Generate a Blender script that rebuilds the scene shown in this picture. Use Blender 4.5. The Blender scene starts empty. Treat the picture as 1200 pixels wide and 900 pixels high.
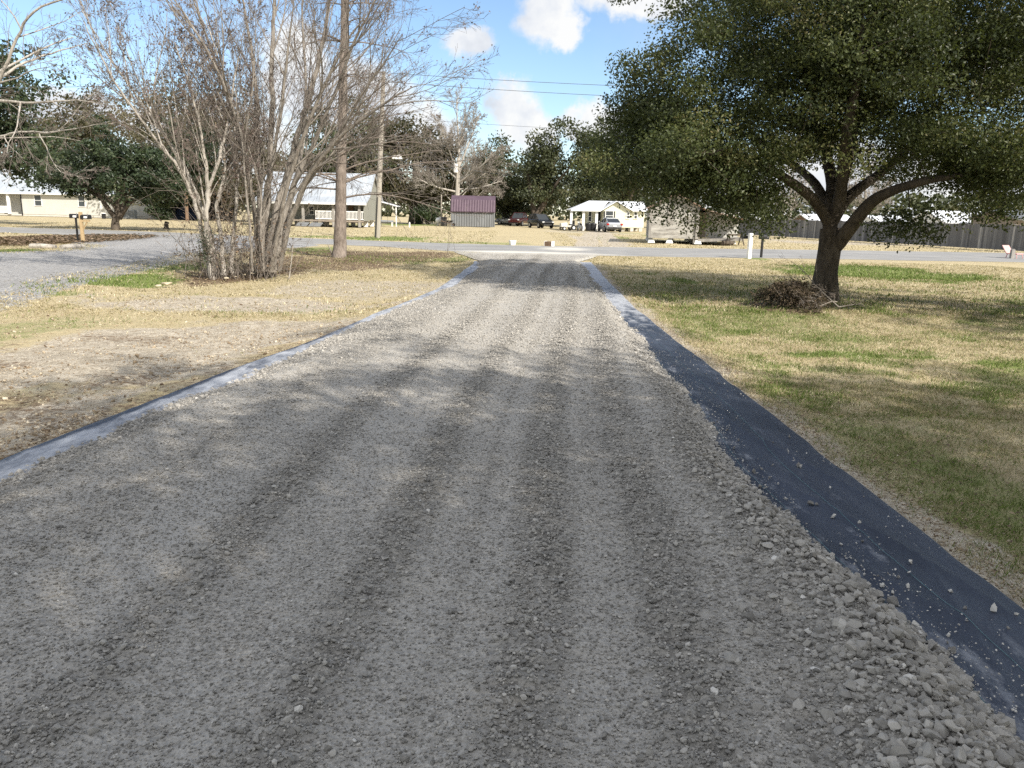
import bpy, bmesh, math, random
import numpy as np
from mathutils import Vector, Matrix
from mathutils.geometry import tessellate_polygon

random.seed(7)
RNG = np.random.default_rng(7)
SC = bpy.context.scene
COL = SC.collection
PI = math.pi

# ------------------------------------------------------------------ camera
CAM_H, FPX = 1.6, 906.0
PITCH, ROLL = math.atan(199 / FPX), math.atan(26 / 1200)
FW = np.array([0, math.cos(PITCH), -math.sin(PITCH)])
UP0 = np.array([0, math.sin(PITCH), math.cos(PITCH)])
RT = math.cos(ROLL) * np.array([1., 0, 0]) + math.sin(ROLL) * UP0
UPV = math.cos(ROLL) * UP0 - math.sin(ROLL) * np.array([1., 0, 0])


def ray(u, v):
    return FW + (u - 600) / FPX * RT + (450 - v) / FPX * UPV


def gp(u, v):
    """ground point seen at photo pixel (u, v)"""
    d = ray(u, v)
    t = -CAM_H / d[2]
    return float(d[0] * t), float(d[1] * t)


def at(u, v, y):
    """point at distance y seen at photo pixel (u, v)"""
    d = ray(u, v)
    t = y / d[1]
    return Vector((d[0] * t, y, CAM_H + d[2] * t))


cam_d = bpy.data.cameras.new('camera')
cam = bpy.data.objects.new('camera', cam_d)
COL.objects.link(cam)
cam_d.sensor_fit = 'HORIZONTAL'
cam_d.sensor_width = 36
cam_d.lens = 36 * FPX / 1200
cam_d.clip_start = 0.05
cam_d.clip_end = 4000
cam.matrix_world = Matrix(((RT[0], UPV[0], -FW[0], 0), (RT[1], UPV[1], -FW[1], 0),
                           (RT[2], UPV[2], -FW[2], CAM_H), (0, 0, 0, 1)))
SC.camera = cam

# ------------------------------------------------------------------ noise


def _hash(ix, iy, iz, s):
    h = (ix.astype(np.int64) * 374761393 + iy.astype(np.int64) * 668265263 + iz.astype(np.int64) * 2147483647 + s * 974711) & 0xffffffff
    h = ((h ^ (h >> 13)) * 1274126177) & 0xffffffff
    h = ((h ^ (h >> 16)) * 2246822519) & 0xffffffff
    return ((h ^ (h >> 15)) & 0xffffff) / float(0xffffff)


def noise(x, y, z=0.0, s=0):
    x, y, z = np.broadcast_arrays(np.asarray(x, float), np.asarray(y, float), np.asarray(z, float))
    ix, iy, iz = np.floor(x), np.floor(y), np.floor(z)
    fx, fy, fz = x - ix, y - iy, z - iz
    fx, fy, fz = [t * t * (3 - 2 * t) for t in (fx, fy, fz)]
    r = 0
    for a in (0, 1):
        for b in (0, 1):
            for c in (0, 1):
                w = (fx if a else 1 - fx) * (fy if b else 1 - fy) * (fz if c else 1 - fz)
                r = r + w * _hash(ix + a, iy + b, iz + c, s)
    return r


def fbm(x, y, z=0.0, s=0, o=4):
    r, a, t = 0, .5, 0
    for i in range(o):
        r = r + a * noise(np.asarray(x) * 2 ** i, np.asarray(y) * 2 ** i, np.asarray(z) * 2 ** i, s + i * 17)
        t += a
        a *= .5
    return r / t


def sstep(a, b, x):
    t = np.clip((np.asarray(x, float) - a) / (b - a), 0, 1)
    return t * t * (3 - 2 * t)

# ------------------------------------------------------------------ objects


def link(o, parent=None):
    COL.objects.link(o)
    if parent is not None:
        o.parent = parent
    return o


def tag(o, label=None, cat=None, group=None, kind=None):
    if label: o['label'] = label
    if cat: o['category'] = cat
    if group: o['group'] = group
    if kind: o['kind'] = kind
    return o


def empty(name, loc=(0, 0, 0), rz=0, label=None, cat=None, group=None):
    o = bpy.data.objects.new(name, None)
    o.empty_display_size = .2
    COL.objects.link(o)
    o.location = loc
    o.rotation_euler = (0, 0, rz)
    return tag(o, label, cat, group)


def kids(o):
    return [c for c in COL.objects if c.parent == o]


def copy_tree(o, parent=None):
    c = o.copy()
    COL.objects.link(c)
    if parent is not None:
        c.parent = parent
    for ch in kids(o):
        copy_tree(ch, c)
    return c


def mesh_np(name, V, faces, mat, parent=None, smooth=False, attrs=None):
    """faces: list of int arrays (n,k); attrs: {name: (domain, values)}"""
    me = bpy.data.meshes.new(name)
    V = np.ascontiguousarray(V, np.float32)
    me.vertices.add(len(V))
    me.vertices.foreach_set('co', V.ravel())
    faces = [np.asarray(f, np.int32) for f in faces if len(f)]
    loops = np.concatenate([f.ravel() for f in faces])
    tot = np.concatenate([np.full(len(f), f.shape[1], np.int32) for f in faces])
    st = np.concatenate([[0], np.cumsum(tot)[:-1]]).astype(np.int32)
    me.loops.add(len(loops))
    me.loops.foreach_set('vertex_index', loops)
    me.polygons.add(len(tot))
    me.polygons.foreach_set('loop_start', st)
    me.update(calc_edges=True)
    if smooth:
        me.polygons.foreach_set('use_smooth', np.ones(len(tot), bool))
    else:
        me.polygons.foreach_set('use_smooth', np.zeros(len(tot), bool))
    for k, (dom, val) in (attrs or {}).items():
        a = me.attributes.new(k, 'FLOAT', dom)
        a.data.foreach_set('value', np.ascontiguousarray(val, np.float32))
    me.materials.append(mat)
    me.update()
    o = bpy.data.objects.new(name, me)
    return link(o, parent)


class MB:
    def __init__(s):
        s.v, s.f = [], []

    def add(s, vs, fs):
        n = len(s.v)
        s.v += [tuple(p) for p in vs]
        s.f += [tuple(i + n for i in f) for f in fs]
        return s

    def box(s, x0, x1, y0, y1, z0, z1, M=None):
        vs = [Vector(p) for p in ((x0, y0, z0), (x1, y0, z0), (x1, y1, z0), (x0, y1, z0), (x0, y0, z1), (x1, y0, z1), (x1, y1, z1), (x0, y1, z1))]
        if M is not None: vs = [M @ p for p in vs]
        return s.add(vs, [(3, 2, 1, 0), (4, 5, 6, 7), (0, 1, 5, 4), (1, 2, 6, 5), (2, 3, 7, 6), (3, 0, 4, 7)])

    def prism(s, poly, a, b, axis='y'):
        n = len(poly)
        mk = {'x': lambda p, t: (t, p[0], p[1]), 'y': lambda p, t: (p[0], t, p[1]), 'z': lambda p, t: (p[0], p[1], t)}[axis]
        vs = [mk(p, a) for p in poly] + [mk(p, b) for p in poly]
        fs = [tuple(range(n)), tuple(range(2 * n - 1, n - 1, -1))]
        fs += [(i, i + n, (i + 1) % n + n, (i + 1) % n) for i in range(n)]
        return s.add(vs, fs)

    def slab(s, pts, th):
        """thick panel: polygon pts (3d, planar) pushed down along z by th"""
        n = len(pts)
        vs = [Vector(p) for p in pts] + [Vector(p) - Vector((0, 0, th)) for p in pts]
        fs = [tuple(range(n)), tuple(range(2 * n - 1, n - 1, -1))] + [(i, i + n, (i + 1) % n + n, (i + 1) % n) for i in range(n)]
        return s.add(vs, fs)

    def tube(s, pts, rad, n=8, caps=True):
        pts = [Vector(p) for p in pts]
        if not hasattr(rad, '__len__'): rad = [rad] * len(pts)
        base = len(s.v)
        t0 = (pts[-1] - pts[0]).normalized()
        ref = Vector((0, 0, 1)) if abs(t0.z) < .9 else Vector((1, 0, 0))
        vs, fs = [], []
        for i, p in enumerate(pts):
            t = (pts[min(i + 1, len(pts) - 1)] - pts[max(i - 1, 0)]).normalized()
            a = t.cross(ref).normalized()
            b = t.cross(a)
            for k in range(n):
                an = 2 * PI * k / n
                vs.append(p + (a * math.cos(an) + b * math.sin(an)) * rad[i])
        for i in range(len(pts) - 1):
            for k in range(n):
                k2 = (k + 1) % n
                fs.append((i * n + k, (i + 1) * n + k, (i + 1) * n + k2, i * n + k2))
        if caps:
            fs.append(tuple(range(n)))
            fs.append(tuple((len(pts) - 1) * n + k for k in range(n - 1, -1, -1)))
        return s.add(vs, fs)

    def rings(s, rings, close=True):
        """loft of rings with the same number of points"""
        n = len(rings[0])
        vs = [p for r in rings for p in r]
        fs = [(i * n + k, i * n + (k + 1) % n, (i + 1) * n + (k + 1) % n, (i + 1) * n + k) for i in range(len(rings) - 1) for k in range(n)]
        if close:
            fs += [tuple(range(n - 1, -1, -1)), tuple((len(rings) - 1) * n + k for k in range(n))]
        return s.add(vs, fs)

    def build(s, name, mat, parent=None, smooth=False, bevel=0, loc=None):
        me = bpy.data.meshes.new(name)
        me.from_pydata(s.v, [], s.f)
        bm = bmesh.new()
        bm.from_mesh(me)
        bmesh.ops.recalc_face_normals(bm, faces=bm.faces)
        bm.to_mesh(me)
        bm.free()
        me.materials.append(mat)
        if smooth:
            me.polygons.foreach_set('use_smooth', [True] * len(me.polygons))
        me.update()
        o = bpy.data.objects.new(name, me)
        if bevel:
            m = o.modifiers.new('bevel', 'BEVEL')
            m.width = bevel
            m.segments = 2
            m.limit_method = 'ANGLE'
        if loc is not None: o.location = loc
        return link(o, parent)

# ------------------------------------------------------------------ materials


class NT:
    def __init__(s, name):
        s.m = bpy.data.materials.new(name)
        s.m.use_nodes = True
        s.t = s.m.node_tree
        s.p = s.t.nodes['Principled BSDF']

    def n(s, typ, **kw):
        nd = s.t.nodes.new(typ)
        for k, v in kw.items():
            if k.startswith('i_'):
                nd.inputs[k[2:].replace('_', ' ')].default_value = v
            else:
                setattr(nd, k, v)
        return nd

    def l(s, a, b):
        s.t.links.new(a, b)

    def inp(s, nd, i, val):
        sk = nd.inputs[i]
        if isinstance(val, bpy.types.NodeSocket): s.l(val, sk)
        else: sk.default_value = val

    def coord(s, scale=(1, 1, 1), kind='Object'):
        tc = s.n('ShaderNodeTexCoord')
        mp = s.n('ShaderNodeMapping')
        mp.inputs['Scale'].default_value = scale
        s.l(tc.outputs[kind], mp.inputs['Vector'])
        return mp.outputs['Vector']

    def noise(s, vec, scale, detail=4, rough=.6):
        nd = s.n('ShaderNodeTexNoise')
        s.l(vec, nd.inputs['Vector'])
        nd.inputs['Scale'].default_value = scale
        nd.inputs['Detail'].default_value = detail
        nd.inputs['Roughness'].default_value = rough
        return nd.outputs['Fac']

    def voro(s, vec, scale, feature='F1', out='Distance'):
        nd = s.n('ShaderNodeTexVoronoi', feature=feature)
        s.l(vec, nd.inputs['Vector'])
        nd.inputs['Scale'].default_value = scale
        return nd.outputs[out]

    def attr(s, name):
        return s.n('ShaderNodeAttribute', attribute_name=name).outputs['Fac']

    def math(s, op, a, b=0.0, clamp=False):
        nd = s.n('ShaderNodeMath', operation=op)
        nd.use_clamp = clamp
        s.inp(nd, 0, a)
        s.inp(nd, 1, b)
        return nd.outputs[0]

    def rng(s, x, a, b, c=0.0, d=1.0, smooth=False):
        nd = s.n('ShaderNodeMapRange')
        nd.clamp = True
        if smooth: nd.interpolation_type = 'SMOOTHSTEP'
        s.inp(nd, 'Value', x)
        for k, v in zip(('From Min', 'From Max', 'To Min', 'To Max'), (a, b, c, d)): nd.inputs[k].default_value = v
        return nd.outputs[0]

    def mix(s, f, a, b, blend='MIX'):
        nd = s.n('ShaderNodeMix', data_type='RGBA', blend_type=blend)
        s.inp(nd, 0, f)
        for i, c in ((6, a), (7, b)):
            if isinstance(c, bpy.types.NodeSocket): s.l(c, nd.inputs[i])
            else: nd.inputs[i].default_value = (c[0], c[1], c[2], 1)
        return nd.outputs[2]

    def ramp(s, fac, stops):
        nd = s.n('ShaderNodeValToRGB')
        s.l(fac, nd.inputs[0])
        e = nd.color_ramp.elements
        while len(e) < len(stops): e.new(.5)
        for el, (p, c) in zip(e, stops):
            el.position = p
            el.color = (c[0], c[1], c[2], 1)
        return nd.outputs[0]

    def base(s, c):
        if isinstance(c, bpy.types.NodeSocket): s.l(c, s.p.inputs['Base Color'])
        else: s.p.inputs['Base Color'].default_value = (c[0], c[1], c[2], 1)

    def rough(s, r, spec=None, metal=None):
        s.inp(s.p, 'Roughness', r)
        if spec is not None: s.inp(s.p, 'Specular IOR Level', spec)
        if metal is not None: s.inp(s.p, 'Metallic', metal)

    def bump(s, h, strength=.5, dist=.02, prev=None):
        nd = s.n('ShaderNodeBump')
        nd.inputs['Strength'].default_value = strength
        nd.inputs['Distance'].default_value = dist
        s.l(h, nd.inputs['Height'])
        if prev is not None: s.l(prev, nd.inputs['Normal'])
        s.l(nd.outputs[0], s.p.inputs['Normal'])
        return nd.outputs[0]


def mat(name, c, rough=.7, var=.25, scale=3, bump=0, bscale=30, metal=0, spec=.4, stretch=(1, 1, 1), c2=None):
    t = NT(name)
    v = t.coord(stretch)
    f = t.rng(t.noise(v, scale, 6, .65), .3, .7)
    d = c2 or tuple(k * (1 - var) for k in c)
    b = tuple(min(1, k * (1 + var * .4)) for k in c)
    t.base(t.mix(f, d, b))
    t.rough(rough, spec, metal)
    if bump:
        t.bump(t.noise(v, bscale, 5, .7), bump, .02)
    return t.m


def bark(name, c1, c2, sc=6):
    t = NT(name)
    v = t.coord((1, 1, .22))
    n1 = t.noise(v, sc * 2.2, 6, .7)
    n2 = t.noise(t.coord(), sc * .35, 3, .6)
    col = t.mix(t.rng(n1, .35, .65), c1, c2)
    col = t.mix(t.rng(n2, .45, .75, 0, .5), col, tuple(k * 1.35 for k in c2))
    t.base(col)
    t.rough(.9, .2)
    t.bump(n1, .8, .03)
    return t.m


def leafmat(name, stops, rough=.45, trans=.25, spec=.4):
    t = NT(name)
    r = t.attr('rnd')
    col = t.ramp(r, stops)
    t.base(col)
    t.rough(rough, spec)
    tr = t.n('ShaderNodeBsdfTranslucent')
    t.l(t.mix(.5, col, (.16, .2, .03)), tr.inputs['Color'])
    mx = t.n('ShaderNodeMixShader')
    mx.inputs[0].default_value = trans
    t.l(t.p.outputs[0], mx.inputs[1])
    t.l(tr.outputs[0], mx.inputs[2])
    t.l(mx.outputs[0], t.t.nodes['Material Output'].inputs['Surface'])
    return t.m


M = {}
M['bark_oak'] = bark('oak_bark', (.045, .037, .03), (.12, .10, .08), 7)
M['bark_grey'] = bark('grey_bark', (.12, .105, .09), (.30, .275, .245), 8)
M['bark_pale'] = bark('pale_bark', (.20, .18, .155), (.46, .43, .39), 6)
M['bark_cypress'] = bark('cypress_bark', (.11, .09, .075), (.26, .22, .19), 9)
M['twig'] = mat('twig_bark', (.20, .172, .15), .9, .3, 5)
M['twig_pale'] = mat('pale_twig_bark', (.30, .27, .235), .9, .3, 5)
M['leaf_oak'] = leafmat('oak_leaf', [(0, (.022, .031, .013)), (.45, (.052, .068, .025)), (.75, (.10, .115, .042)), (.93, (.125, .13, .05)), (1, (.155, .14, .065))], .46, .25, .3)
M['leaf_far'] = leafmat('hazed_oak_leaf', [(0, (.032, .041, .022)), (.5, (.062, .074, .036)), (.85, (.10, .108, .055)), (1, (.14, .128, .075))], .5, .2)  # lightened and greyed so the colour holds a slight aerial haze
M['leaf_dark'] = leafmat('dark_leaf', [(0, (.018, .029, .017)), (.5, (.036, .055, .028)), (.9, (.068, .09, .043)), (1, (.10, .11, .055))], .45, .2)
M['leaf_brown'] = leafmat('brown_green_leaf', [(0, (.047, .045, .026)), (.5, (.087, .08, .044)), (.9, (.135, .115, .066)), (1, (.17, .13, .075))], .6, .25)
M['leaf_dead'] = leafmat('dead_leaf', [(0, (.05, .034, .023)), (.4, (.125, .085, .058)), (.8, (.21, .15, .10)), (1, (.34, .26, .175))], .8, .15)
M['bud'] = leafmat('bud_scale', [(0, (.07, .045, .045)), (.6, (.14, .10, .095)), (1, (.24, .18, .16))], .7, .15)
M['grass_blade'] = leafmat('grass_blade', [(0, (.075, .115, .025)), (.28, (.175, .235, .058)), (.40, (.23, .23, .10)), (.55, (.33, .275, .16)), (.85, (.50, .43, .275)), (1, (.66, .59, .42))], .7, .2, .2)
M['white_paint'] = mat('white_paint', (.80, .80, .78), .5, .08, 2)
M['white_metal'] = mat('white_metal', (.74, .76, .80), .42, .1, 1.2, metal=0, spec=.5)
M['black_metal'] = mat('black_metal', (.015, .015, .016), .4, .2)
M['black_plastic'] = mat('black_plastic', (.02, .02, .022), .5, .2)
M['dark_glass'] = mat('dark_glass', (.02, .025, .03), .08, .1, spec=.6)
M['pole_wood'] = mat('pole_wood', (.36, .33, .285), .9, .35, 4, .5, 20, stretch=(3, 3, .15))
M['post_wood'] = mat('treated_wood', (.46, .34, .19), .8, .3, 5, .3, 25, stretch=(4, 4, .4))
M['brown_wood'] = mat('brown_wood', (.20, .13, .085), .85, .35, 4, .3, 25, stretch=(4, 4, .3))
M['grey_wood'] = mat('weathered_wood', (.30, .285, .265), .9, .4, 3, .4, 25, stretch=(1, 1, .2))
M['concrete'] = mat('concrete', (.55, .53, .49), .9, .2, 4)
M['tyre'] = mat('tyre_rubber', (.015, .015, .015), .85, .2)
M['steel'] = mat('steel', (.45, .46, .47), .35, .15, metal=.8)
M['wire'] = mat('wire_insulation', (.10, .11, .13), .6, .1)
# ------------------------------------------------------------------ light and sky
SUN_EL, SUN_AZ = math.radians(36), math.atan2(.66, -.75)     # azimuth from +Y towards +X
SUN_DIR = Vector((math.sin(SUN_AZ) * math.cos(SUN_EL), math.cos(SUN_AZ) * math.cos(SUN_EL), math.sin(SUN_EL)))
sun_d = bpy.data.lights.new('sun', 'SUN')
sun_d.energy = 2.2
sun_d.angle = math.radians(.53)
sun_d.color = (1, .93, .82)
sun = bpy.data.objects.new('sun', sun_d)
COL.objects.link(sun)
sun.rotation_euler = SUN_DIR.to_track_quat('Z', 'Y').to_euler()
sun.location = SUN_DIR * 60

world = bpy.data.worlds.new('World')
SC.world = world
world.use_nodes = True
wt = NT.__new__(NT)
wt.t = world.node_tree
wt.t.nodes.clear()
out = wt.n('ShaderNodeOutputWorld')
sky = wt.n('ShaderNodeTexSky', sky_type='NISHITA')
sky.sun_disc = False
sky.sun_elevation = SUN_EL
sky.sun_rotation = SUN_AZ
sky.air_density = 1.0
sky.dust_density = .35
sky.ozone_density = 3.0
bg = wt.n('ShaderNodeBackground')
bg.inputs['Strength'].default_value = .054
wt.l(sky.outputs[0], bg.inputs['Color'])
tc = wt.n('ShaderNodeTexCoord')
dirv = tc.outputs['Generated']


def vmath(op, a, b=None, scale=None):
    nd = wt.n('ShaderNodeVectorMath', operation=op)
    for i, x in enumerate((a, b)):
        if x is None: continue
        if isinstance(x, bpy.types.NodeSocket): wt.l(x, nd.inputs[i])
        else: nd.inputs[i].default_value = x
    if scale is not None: nd.inputs['Scale'].default_value = scale
    return nd


def wnoise(scale, detail, rough, col=False):
    nd = wt.n('ShaderNodeTexNoise')
    wt.l(dirv, nd.inputs['Vector'])
    nd.inputs['Scale'].default_value = scale
    nd.inputs['Detail'].default_value = detail
    nd.inputs['Roughness'].default_value = rough
    return nd.outputs['Color' if col else 'Fac']


w1 = vmath('SCALE', vmath('SUBTRACT', wnoise(9, 7, .62, True), (.5, .5, .5)).outputs[0], scale=.085).outputs[0]
w2 = vmath('SCALE', vmath('SUBTRACT', wnoise(34, 6, .6, True), (.5, .5, .5)).outputs[0], scale=.028).outputs[0]
dd = vmath('ADD', vmath('ADD', dirv, w1).outputs[0], w2).outputs[0]
CLOUDS = [(645, 16, 36, 32), (668, 40, 26, 20), (745, -4, 62, 24), (553, 50, 26, 20), (603, 128, 32, 30), (599, 104, 11, 18), (622, 152, 44, 26),
          (700, 142, 46, 20), (425, 130, 70, 50), (345, 95, 35, 60), (100, 132, 75, 18), (1050, 215, 260, 48), (1185, 70, 40, 34), (20, 215, 120, 25),
          (770, 225, 120, 30), (480, 160, 60, 40), (250, 160, 90, 45)]
mask = None
for (u, v, ru, rv) in CLOUDS:
    c = Vector(ray(u, v)).normalized()
    df = vmath('SUBTRACT', dd, tuple(c)).outputs[0]
    rx, rz = ru * 1.08 / FPX, rv * 1.08 / FPX
    ln = vmath('LENGTH', vmath('MULTIPLY', df, (1 / rx, 1 / max(rx, rz), 1 / rz)).outputs[0]).outputs['Value']
    m_ = wt.rng(ln, 1.12, .62, 0, 1, True)
    mask = m_ if mask is None else wt.math('MAXIMUM', mask, m_)
# cloud out of view, spread thicker to lift and whiten the fill light
sp = wt.n('ShaderNodeSeparateXYZ')
wt.l(dirv, sp.inputs[0])
gen = wt.rng(wnoise(3.2, 7, .6), .34, .48, 0, 1, True)
gen = wt.math('MULTIPLY', gen, wt.rng(sp.outputs['Y'], .75, .45, 0, 1))
gen = wt.math('MULTIPLY', gen, wt.rng(sp.outputs['Z'], .02, .12, 0, 1))
mask = wt.math('MAXIMUM', mask, gen)
thin = wt.math('MULTIPLY', wt.rng(wnoise(6, 5, .55), .48, .75, 0, .14), wt.rng(sp.outputs['Z'], -.02, .03, 0, 1))
mask = wt.math('MAXIMUM', wt.math('MULTIPLY', mask, .97), thin)
ccol = wt.ramp(wnoise(13, 6, .6), [(.30, (.70, .735, .80)), (.46, (.86, .885, .93)), (.58, (1, 1, .99))])
bgc = wt.n('ShaderNodeBackground')
wt.l(ccol, bgc.inputs['Color'])
bgc.inputs['Strength'].default_value = .30
mxs = wt.n('ShaderNodeMixShader')
wt.l(mask, mxs.inputs[0])
wt.l(bg.outputs[0], mxs.inputs[1])
wt.l(bgc.outputs[0], mxs.inputs[2])
wt.l(mxs.outputs[0], out.inputs['Surface'])

vs_ = SC.view_settings
vs_.view_transform = 'Standard'
vs_.look = 'None'
vs_.gamma = 1
vs_.exposure = 1.74
vs_.use_curve_mapping = False
SC.cycles.max_bounces = 6
SC.cycles.transparent_max_bounces = 4
SC.cycles.use_denoising = False

# ------------------------------------------------------------------ where the surfaces lie
GL = [(-2.9, -6), (-2.93, 4.2), (-2.9, 4.7), (-2.85, 5.4), (-2.78, 6.3), (-2.58, 7.2), (-2.3, 9.74), (-2.03, 12.1), (-1.36, 17), (-1.1, 23), (-1.25, 27), (-2.6, 33)]
FL = [(-3.26, -6), (-3.24, 4.68), (-3.14, 5.5), (-2.98, 6.47), (-2.85, 7.6), (-2.43, 9.86), (-2.14, 12.6), (-1.66, 16.35), (-1.33, 25.2), (-1.4, 27)]
GR = [(1.5, -6), (1.52, 2.04), (1.57, 2.3), (1.6, 2.6), (1.55, 3), (1.48, 3.8), (1.44, 4.8), (1.56, 6), (1.57, 7.5), (1.63, 9.6), (1.7, 12), (1.75, 14.3), (1.91, 17.8), (2.25, 27.1), (3.7, 33)]
FR = [(2.2, -6), (2.18, 3), (2.18, 8.5), (2.17, 12), (2.18, 14), (2.3, 18), (2.68, 27.2)]
STF = [(-160, 84), (-60, 62.5), (-34.5, 53.5), (-27, 51.8), (-21, 49.6), (-13.6, 45.6), (-7.4, 43.2), (-.2, 41), (9, 42.2), (19, 44.3), (29.6, 46), (60, 51), (160, 67)]
STN = [(-160, 72), (-60, 52), (-28.7, 43.8), (-23, 41.8), (-16.9, 40), (-11.5, 38.3), (-6.2, 36.2), (-2.6, 33.2), (3.6, 32.3), (7, 32.6), (14.6, 33.7), (21.7, 34.4), (60, 40), (160, 56)]


def ip(tab, k):
    a = np.array(tab, float)
    return np.interp(k, a[:, 1], a[:, 0])


def ipx(tab, k):
    a = np.array(tab, float)
    return np.interp(k, a[:, 0], a[:, 1])


def xl(y): return ip(GL, y) + (noise(y * 1.3, 3.1) - .5) * .10 + (noise(y * 5, 8.1) - .5) * .05
def xr(y): return ip(GR, y) + (noise(y * 1.1, 5.7) - .5) * .10 + (noise(y * 5, 2.2) - .5) * .06
def fl(y): return ip(FL, y) + (noise(y * .9, 13.1) - .5) * .05
def fr(y): return ip(FR, y) + (noise(y * .8, 15.7) - .5) * .045 + (noise(y * 4, 19.7) - .5) * .03


def coarse(x, y):
    w = x - .08 * (y - 3) + (noise(y * .35, 40.) - .5) * .16
    c = 0
    for c0, wd, a in ((.13, .13, 1), (.66, .15, 1), (-.55, .13, .8), (-1.3, .15, .75), (-2.15, .3, .55), (1.15, .2, .6), (-.2, .05, .3), (.42, .05, .25)):
        c = np.maximum(c, a * np.exp(-((w - c0) / wd) ** 2))
    pile = sstep(.62, .12, xr(y) - x) * sstep(9, 5, y)
    lft = sstep(.5, .1, x - xl(y)) * .6
    c = np.maximum(c * sstep(1.6, .6, np.abs(x + .3) - 1.3 + .6), np.maximum(pile, lft))
    return np.clip(c * (.55 + .8 * fbm(x * 2.2, y * 1.1, 0, 61, 3)), 0, 1)


def zdrive(x, y, ripple=True):
    a, b = x - xl(y), xr(y) - x
    e = sstep(0, .45, a) * sstep(-.02, .22, b)
    near = sstep(9, 4.5, y)
    z = .022 + e * (.055 + .03 * near) + .045 * near * np.exp(-((b - .33) / .2) ** 2) * e
    w = x - .08 * (y - 3)
    z = z + e * (.008 * np.sin(w * 9.4 + .8) + .02 * (fbm(x * .9, y * .5, 0, 21, 3) - .5))
    if ripple:
        c = coarse(x, y)
        ph = y * 2 * PI / .115 + 3.5 * noise(x * 2.5, y * .9, 0, 5) + np.sign(np.sin(w * 9)) * 1.1 + x * 6
        z = z + e * c * (.013 * np.sin(ph) * (.3 + noise(x * 5, y * 3, 0, 31)) + .022 * (noise(x * 22, y * 22, 0, 41) - .5)) + e * .008 * (fbm(x * 14, y * 14, 0, 11, 3) - .5)
    fade = sstep(33, 29, y)
    return .013 + (z - .013) * fade


# ------------------------------------------------------------------ ground sheet
def axis(segs):
    o = []
    for a, b, st in segs:
        o.append(np.arange(a, b, st))
    return np.concatenate(o + [[segs[-1][1]]])


gx = axis([(-1400, -300, 110), (-300, -70, 10), (-70, -24, 1), (-24, -14, .4), (-14, 16, .13), (16, 40, .5), (40, 80, 2), (80, 300, 11), (300, 1400, 110)])
gy = axis([(-60, -8, 4), (-8, 1.5, .5), (1.5, 12, .11), (12, 24, .18), (24, 60, .4), (60, 90, .7), (90, 130, 1.5), (130, 300, 10), (300, 2200, 190)])
X, Y = np.meshgrid(gx, gy)
Xf, Yf = X.ravel(), Y.ravel()


def pell(mask_, u, v, ru, rv, amp, x=None, y=None, soft=.5):
    """soft patch on the ground round photo pixel (u, v)"""
    cx, cy = gp(u, v)
    y0, y1 = gp(u, v + rv)[1], gp(u, v - rv)[1]
    rx, ry = max(ru * cy / FPX, .02), max((y1 - y0) / 2, .02)
    cy = (y0 + y1) / 2
    r2 = ((x - cx) / rx) ** 2 + ((y - cy) / ry) ** 2
    k = np.where(r2 < 4)[0]
    if len(k):
        r = np.sqrt(r2[k]) + (fbm(x[k] * 1.7 / max(rx, .3) ** .5, y[k] * 1.7 / max(rx, .3) ** .5, 0, 77, 4) - .5) * 1.3
        mask_[k] = np.maximum(mask_[k], amp * sstep(1.25, 1.25 - soft * 1.3, r))
    return mask_


GREEN = [(1050, 319, 105, 8, 1), (980, 316, 45, 5, .9), (800, 327, 18, 3, .8), (870, 383, 30, 4, .8), (800, 335, 70, 8, .35), (1000, 412, 95, 4, .8), (1175, 422, 45, 4, .9),
         (950, 465, 70, 12, .5), (920, 452, 40, 6, .6), (1060, 500, 120, 26, .28), (1000, 545, 60, 20, .42), (1120, 560, 100, 30, .34), (1180, 620, 70, 30, .45), (1100, 610, 40, 14, .4), (1020, 360, 26, 3, .6),
         (720, 345, 20, 8, .3), (760, 318, 16, 2, .5), (880, 340, 120, 12, .3),
         (145, 328, 55, 8, 1), (215, 313, 45, 7, .6), (25, 336, 40, 3, .7), (15, 294, 26, 2, .9), (75, 343, 40, 3, .5), (440, 303, 60, 6, .75), (370, 293, 30, 5, .6), (520, 303, 30, 3, .5), (360, 308, 22, 4, .5),
         (165, 397, 14, 3, .7), (20, 380, 60, 16, .4), (215, 405, 70, 8, .3), (290, 400, 50, 7, .25), (130, 440, 40, 6, .3), (330, 358, 80, 6, .2), (100, 372, 60, 6, .2),
         (450, 279, 60, 2.6, .8), (560, 285, 90, 1.6, .5), (370, 277, 30, 1.5, .6), (410, 263, 20, 1, .5), (480, 263, 40, 1.2, .8), (705, 279, 9, 4, .8), (722, 277, 14, 2, .5), (730, 290, 16, 1.2, .7), (700, 272, 60, .8, .5),
         (820, 282, 50, 1.2, .3), (770, 277, 14, 2, .5), (885, 303, 14, 1.5, .7)]
BARE = [(60, 420, 130, 34, .95), (140, 425, 190, 40, .85), (40, 490, 90, 40, .9), (190, 400, 180, 26, .95), (310, 385, 160, 20, .9), (270, 352, 190, 10, .85), (430, 335, 120, 12, .65), (30, 520, 50, 18, .8),
        (690, 283, 11, 8, .9), (716, 280, 10, 8, .8), (690, 272, 60, 2, .6), (715, 290, 50, 2, .8), (640, 291, 40, 1, .5),
        (980, 284, 90, 2.5, .75), (1150, 287, 120, 2, .3), (1000, 570, 26, 8, .8), (1060, 632, 50, 8, .8), (1130, 660, 50, 20, .9), (1190, 690, 40, 24, .9), (1100, 640, 60, 14, .7), (925, 470, 10, 10, .6), (850, 432, 12, 8, .5), (975, 535, 14, 8, .6), (760, 362, 8, 10, .4)]
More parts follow.
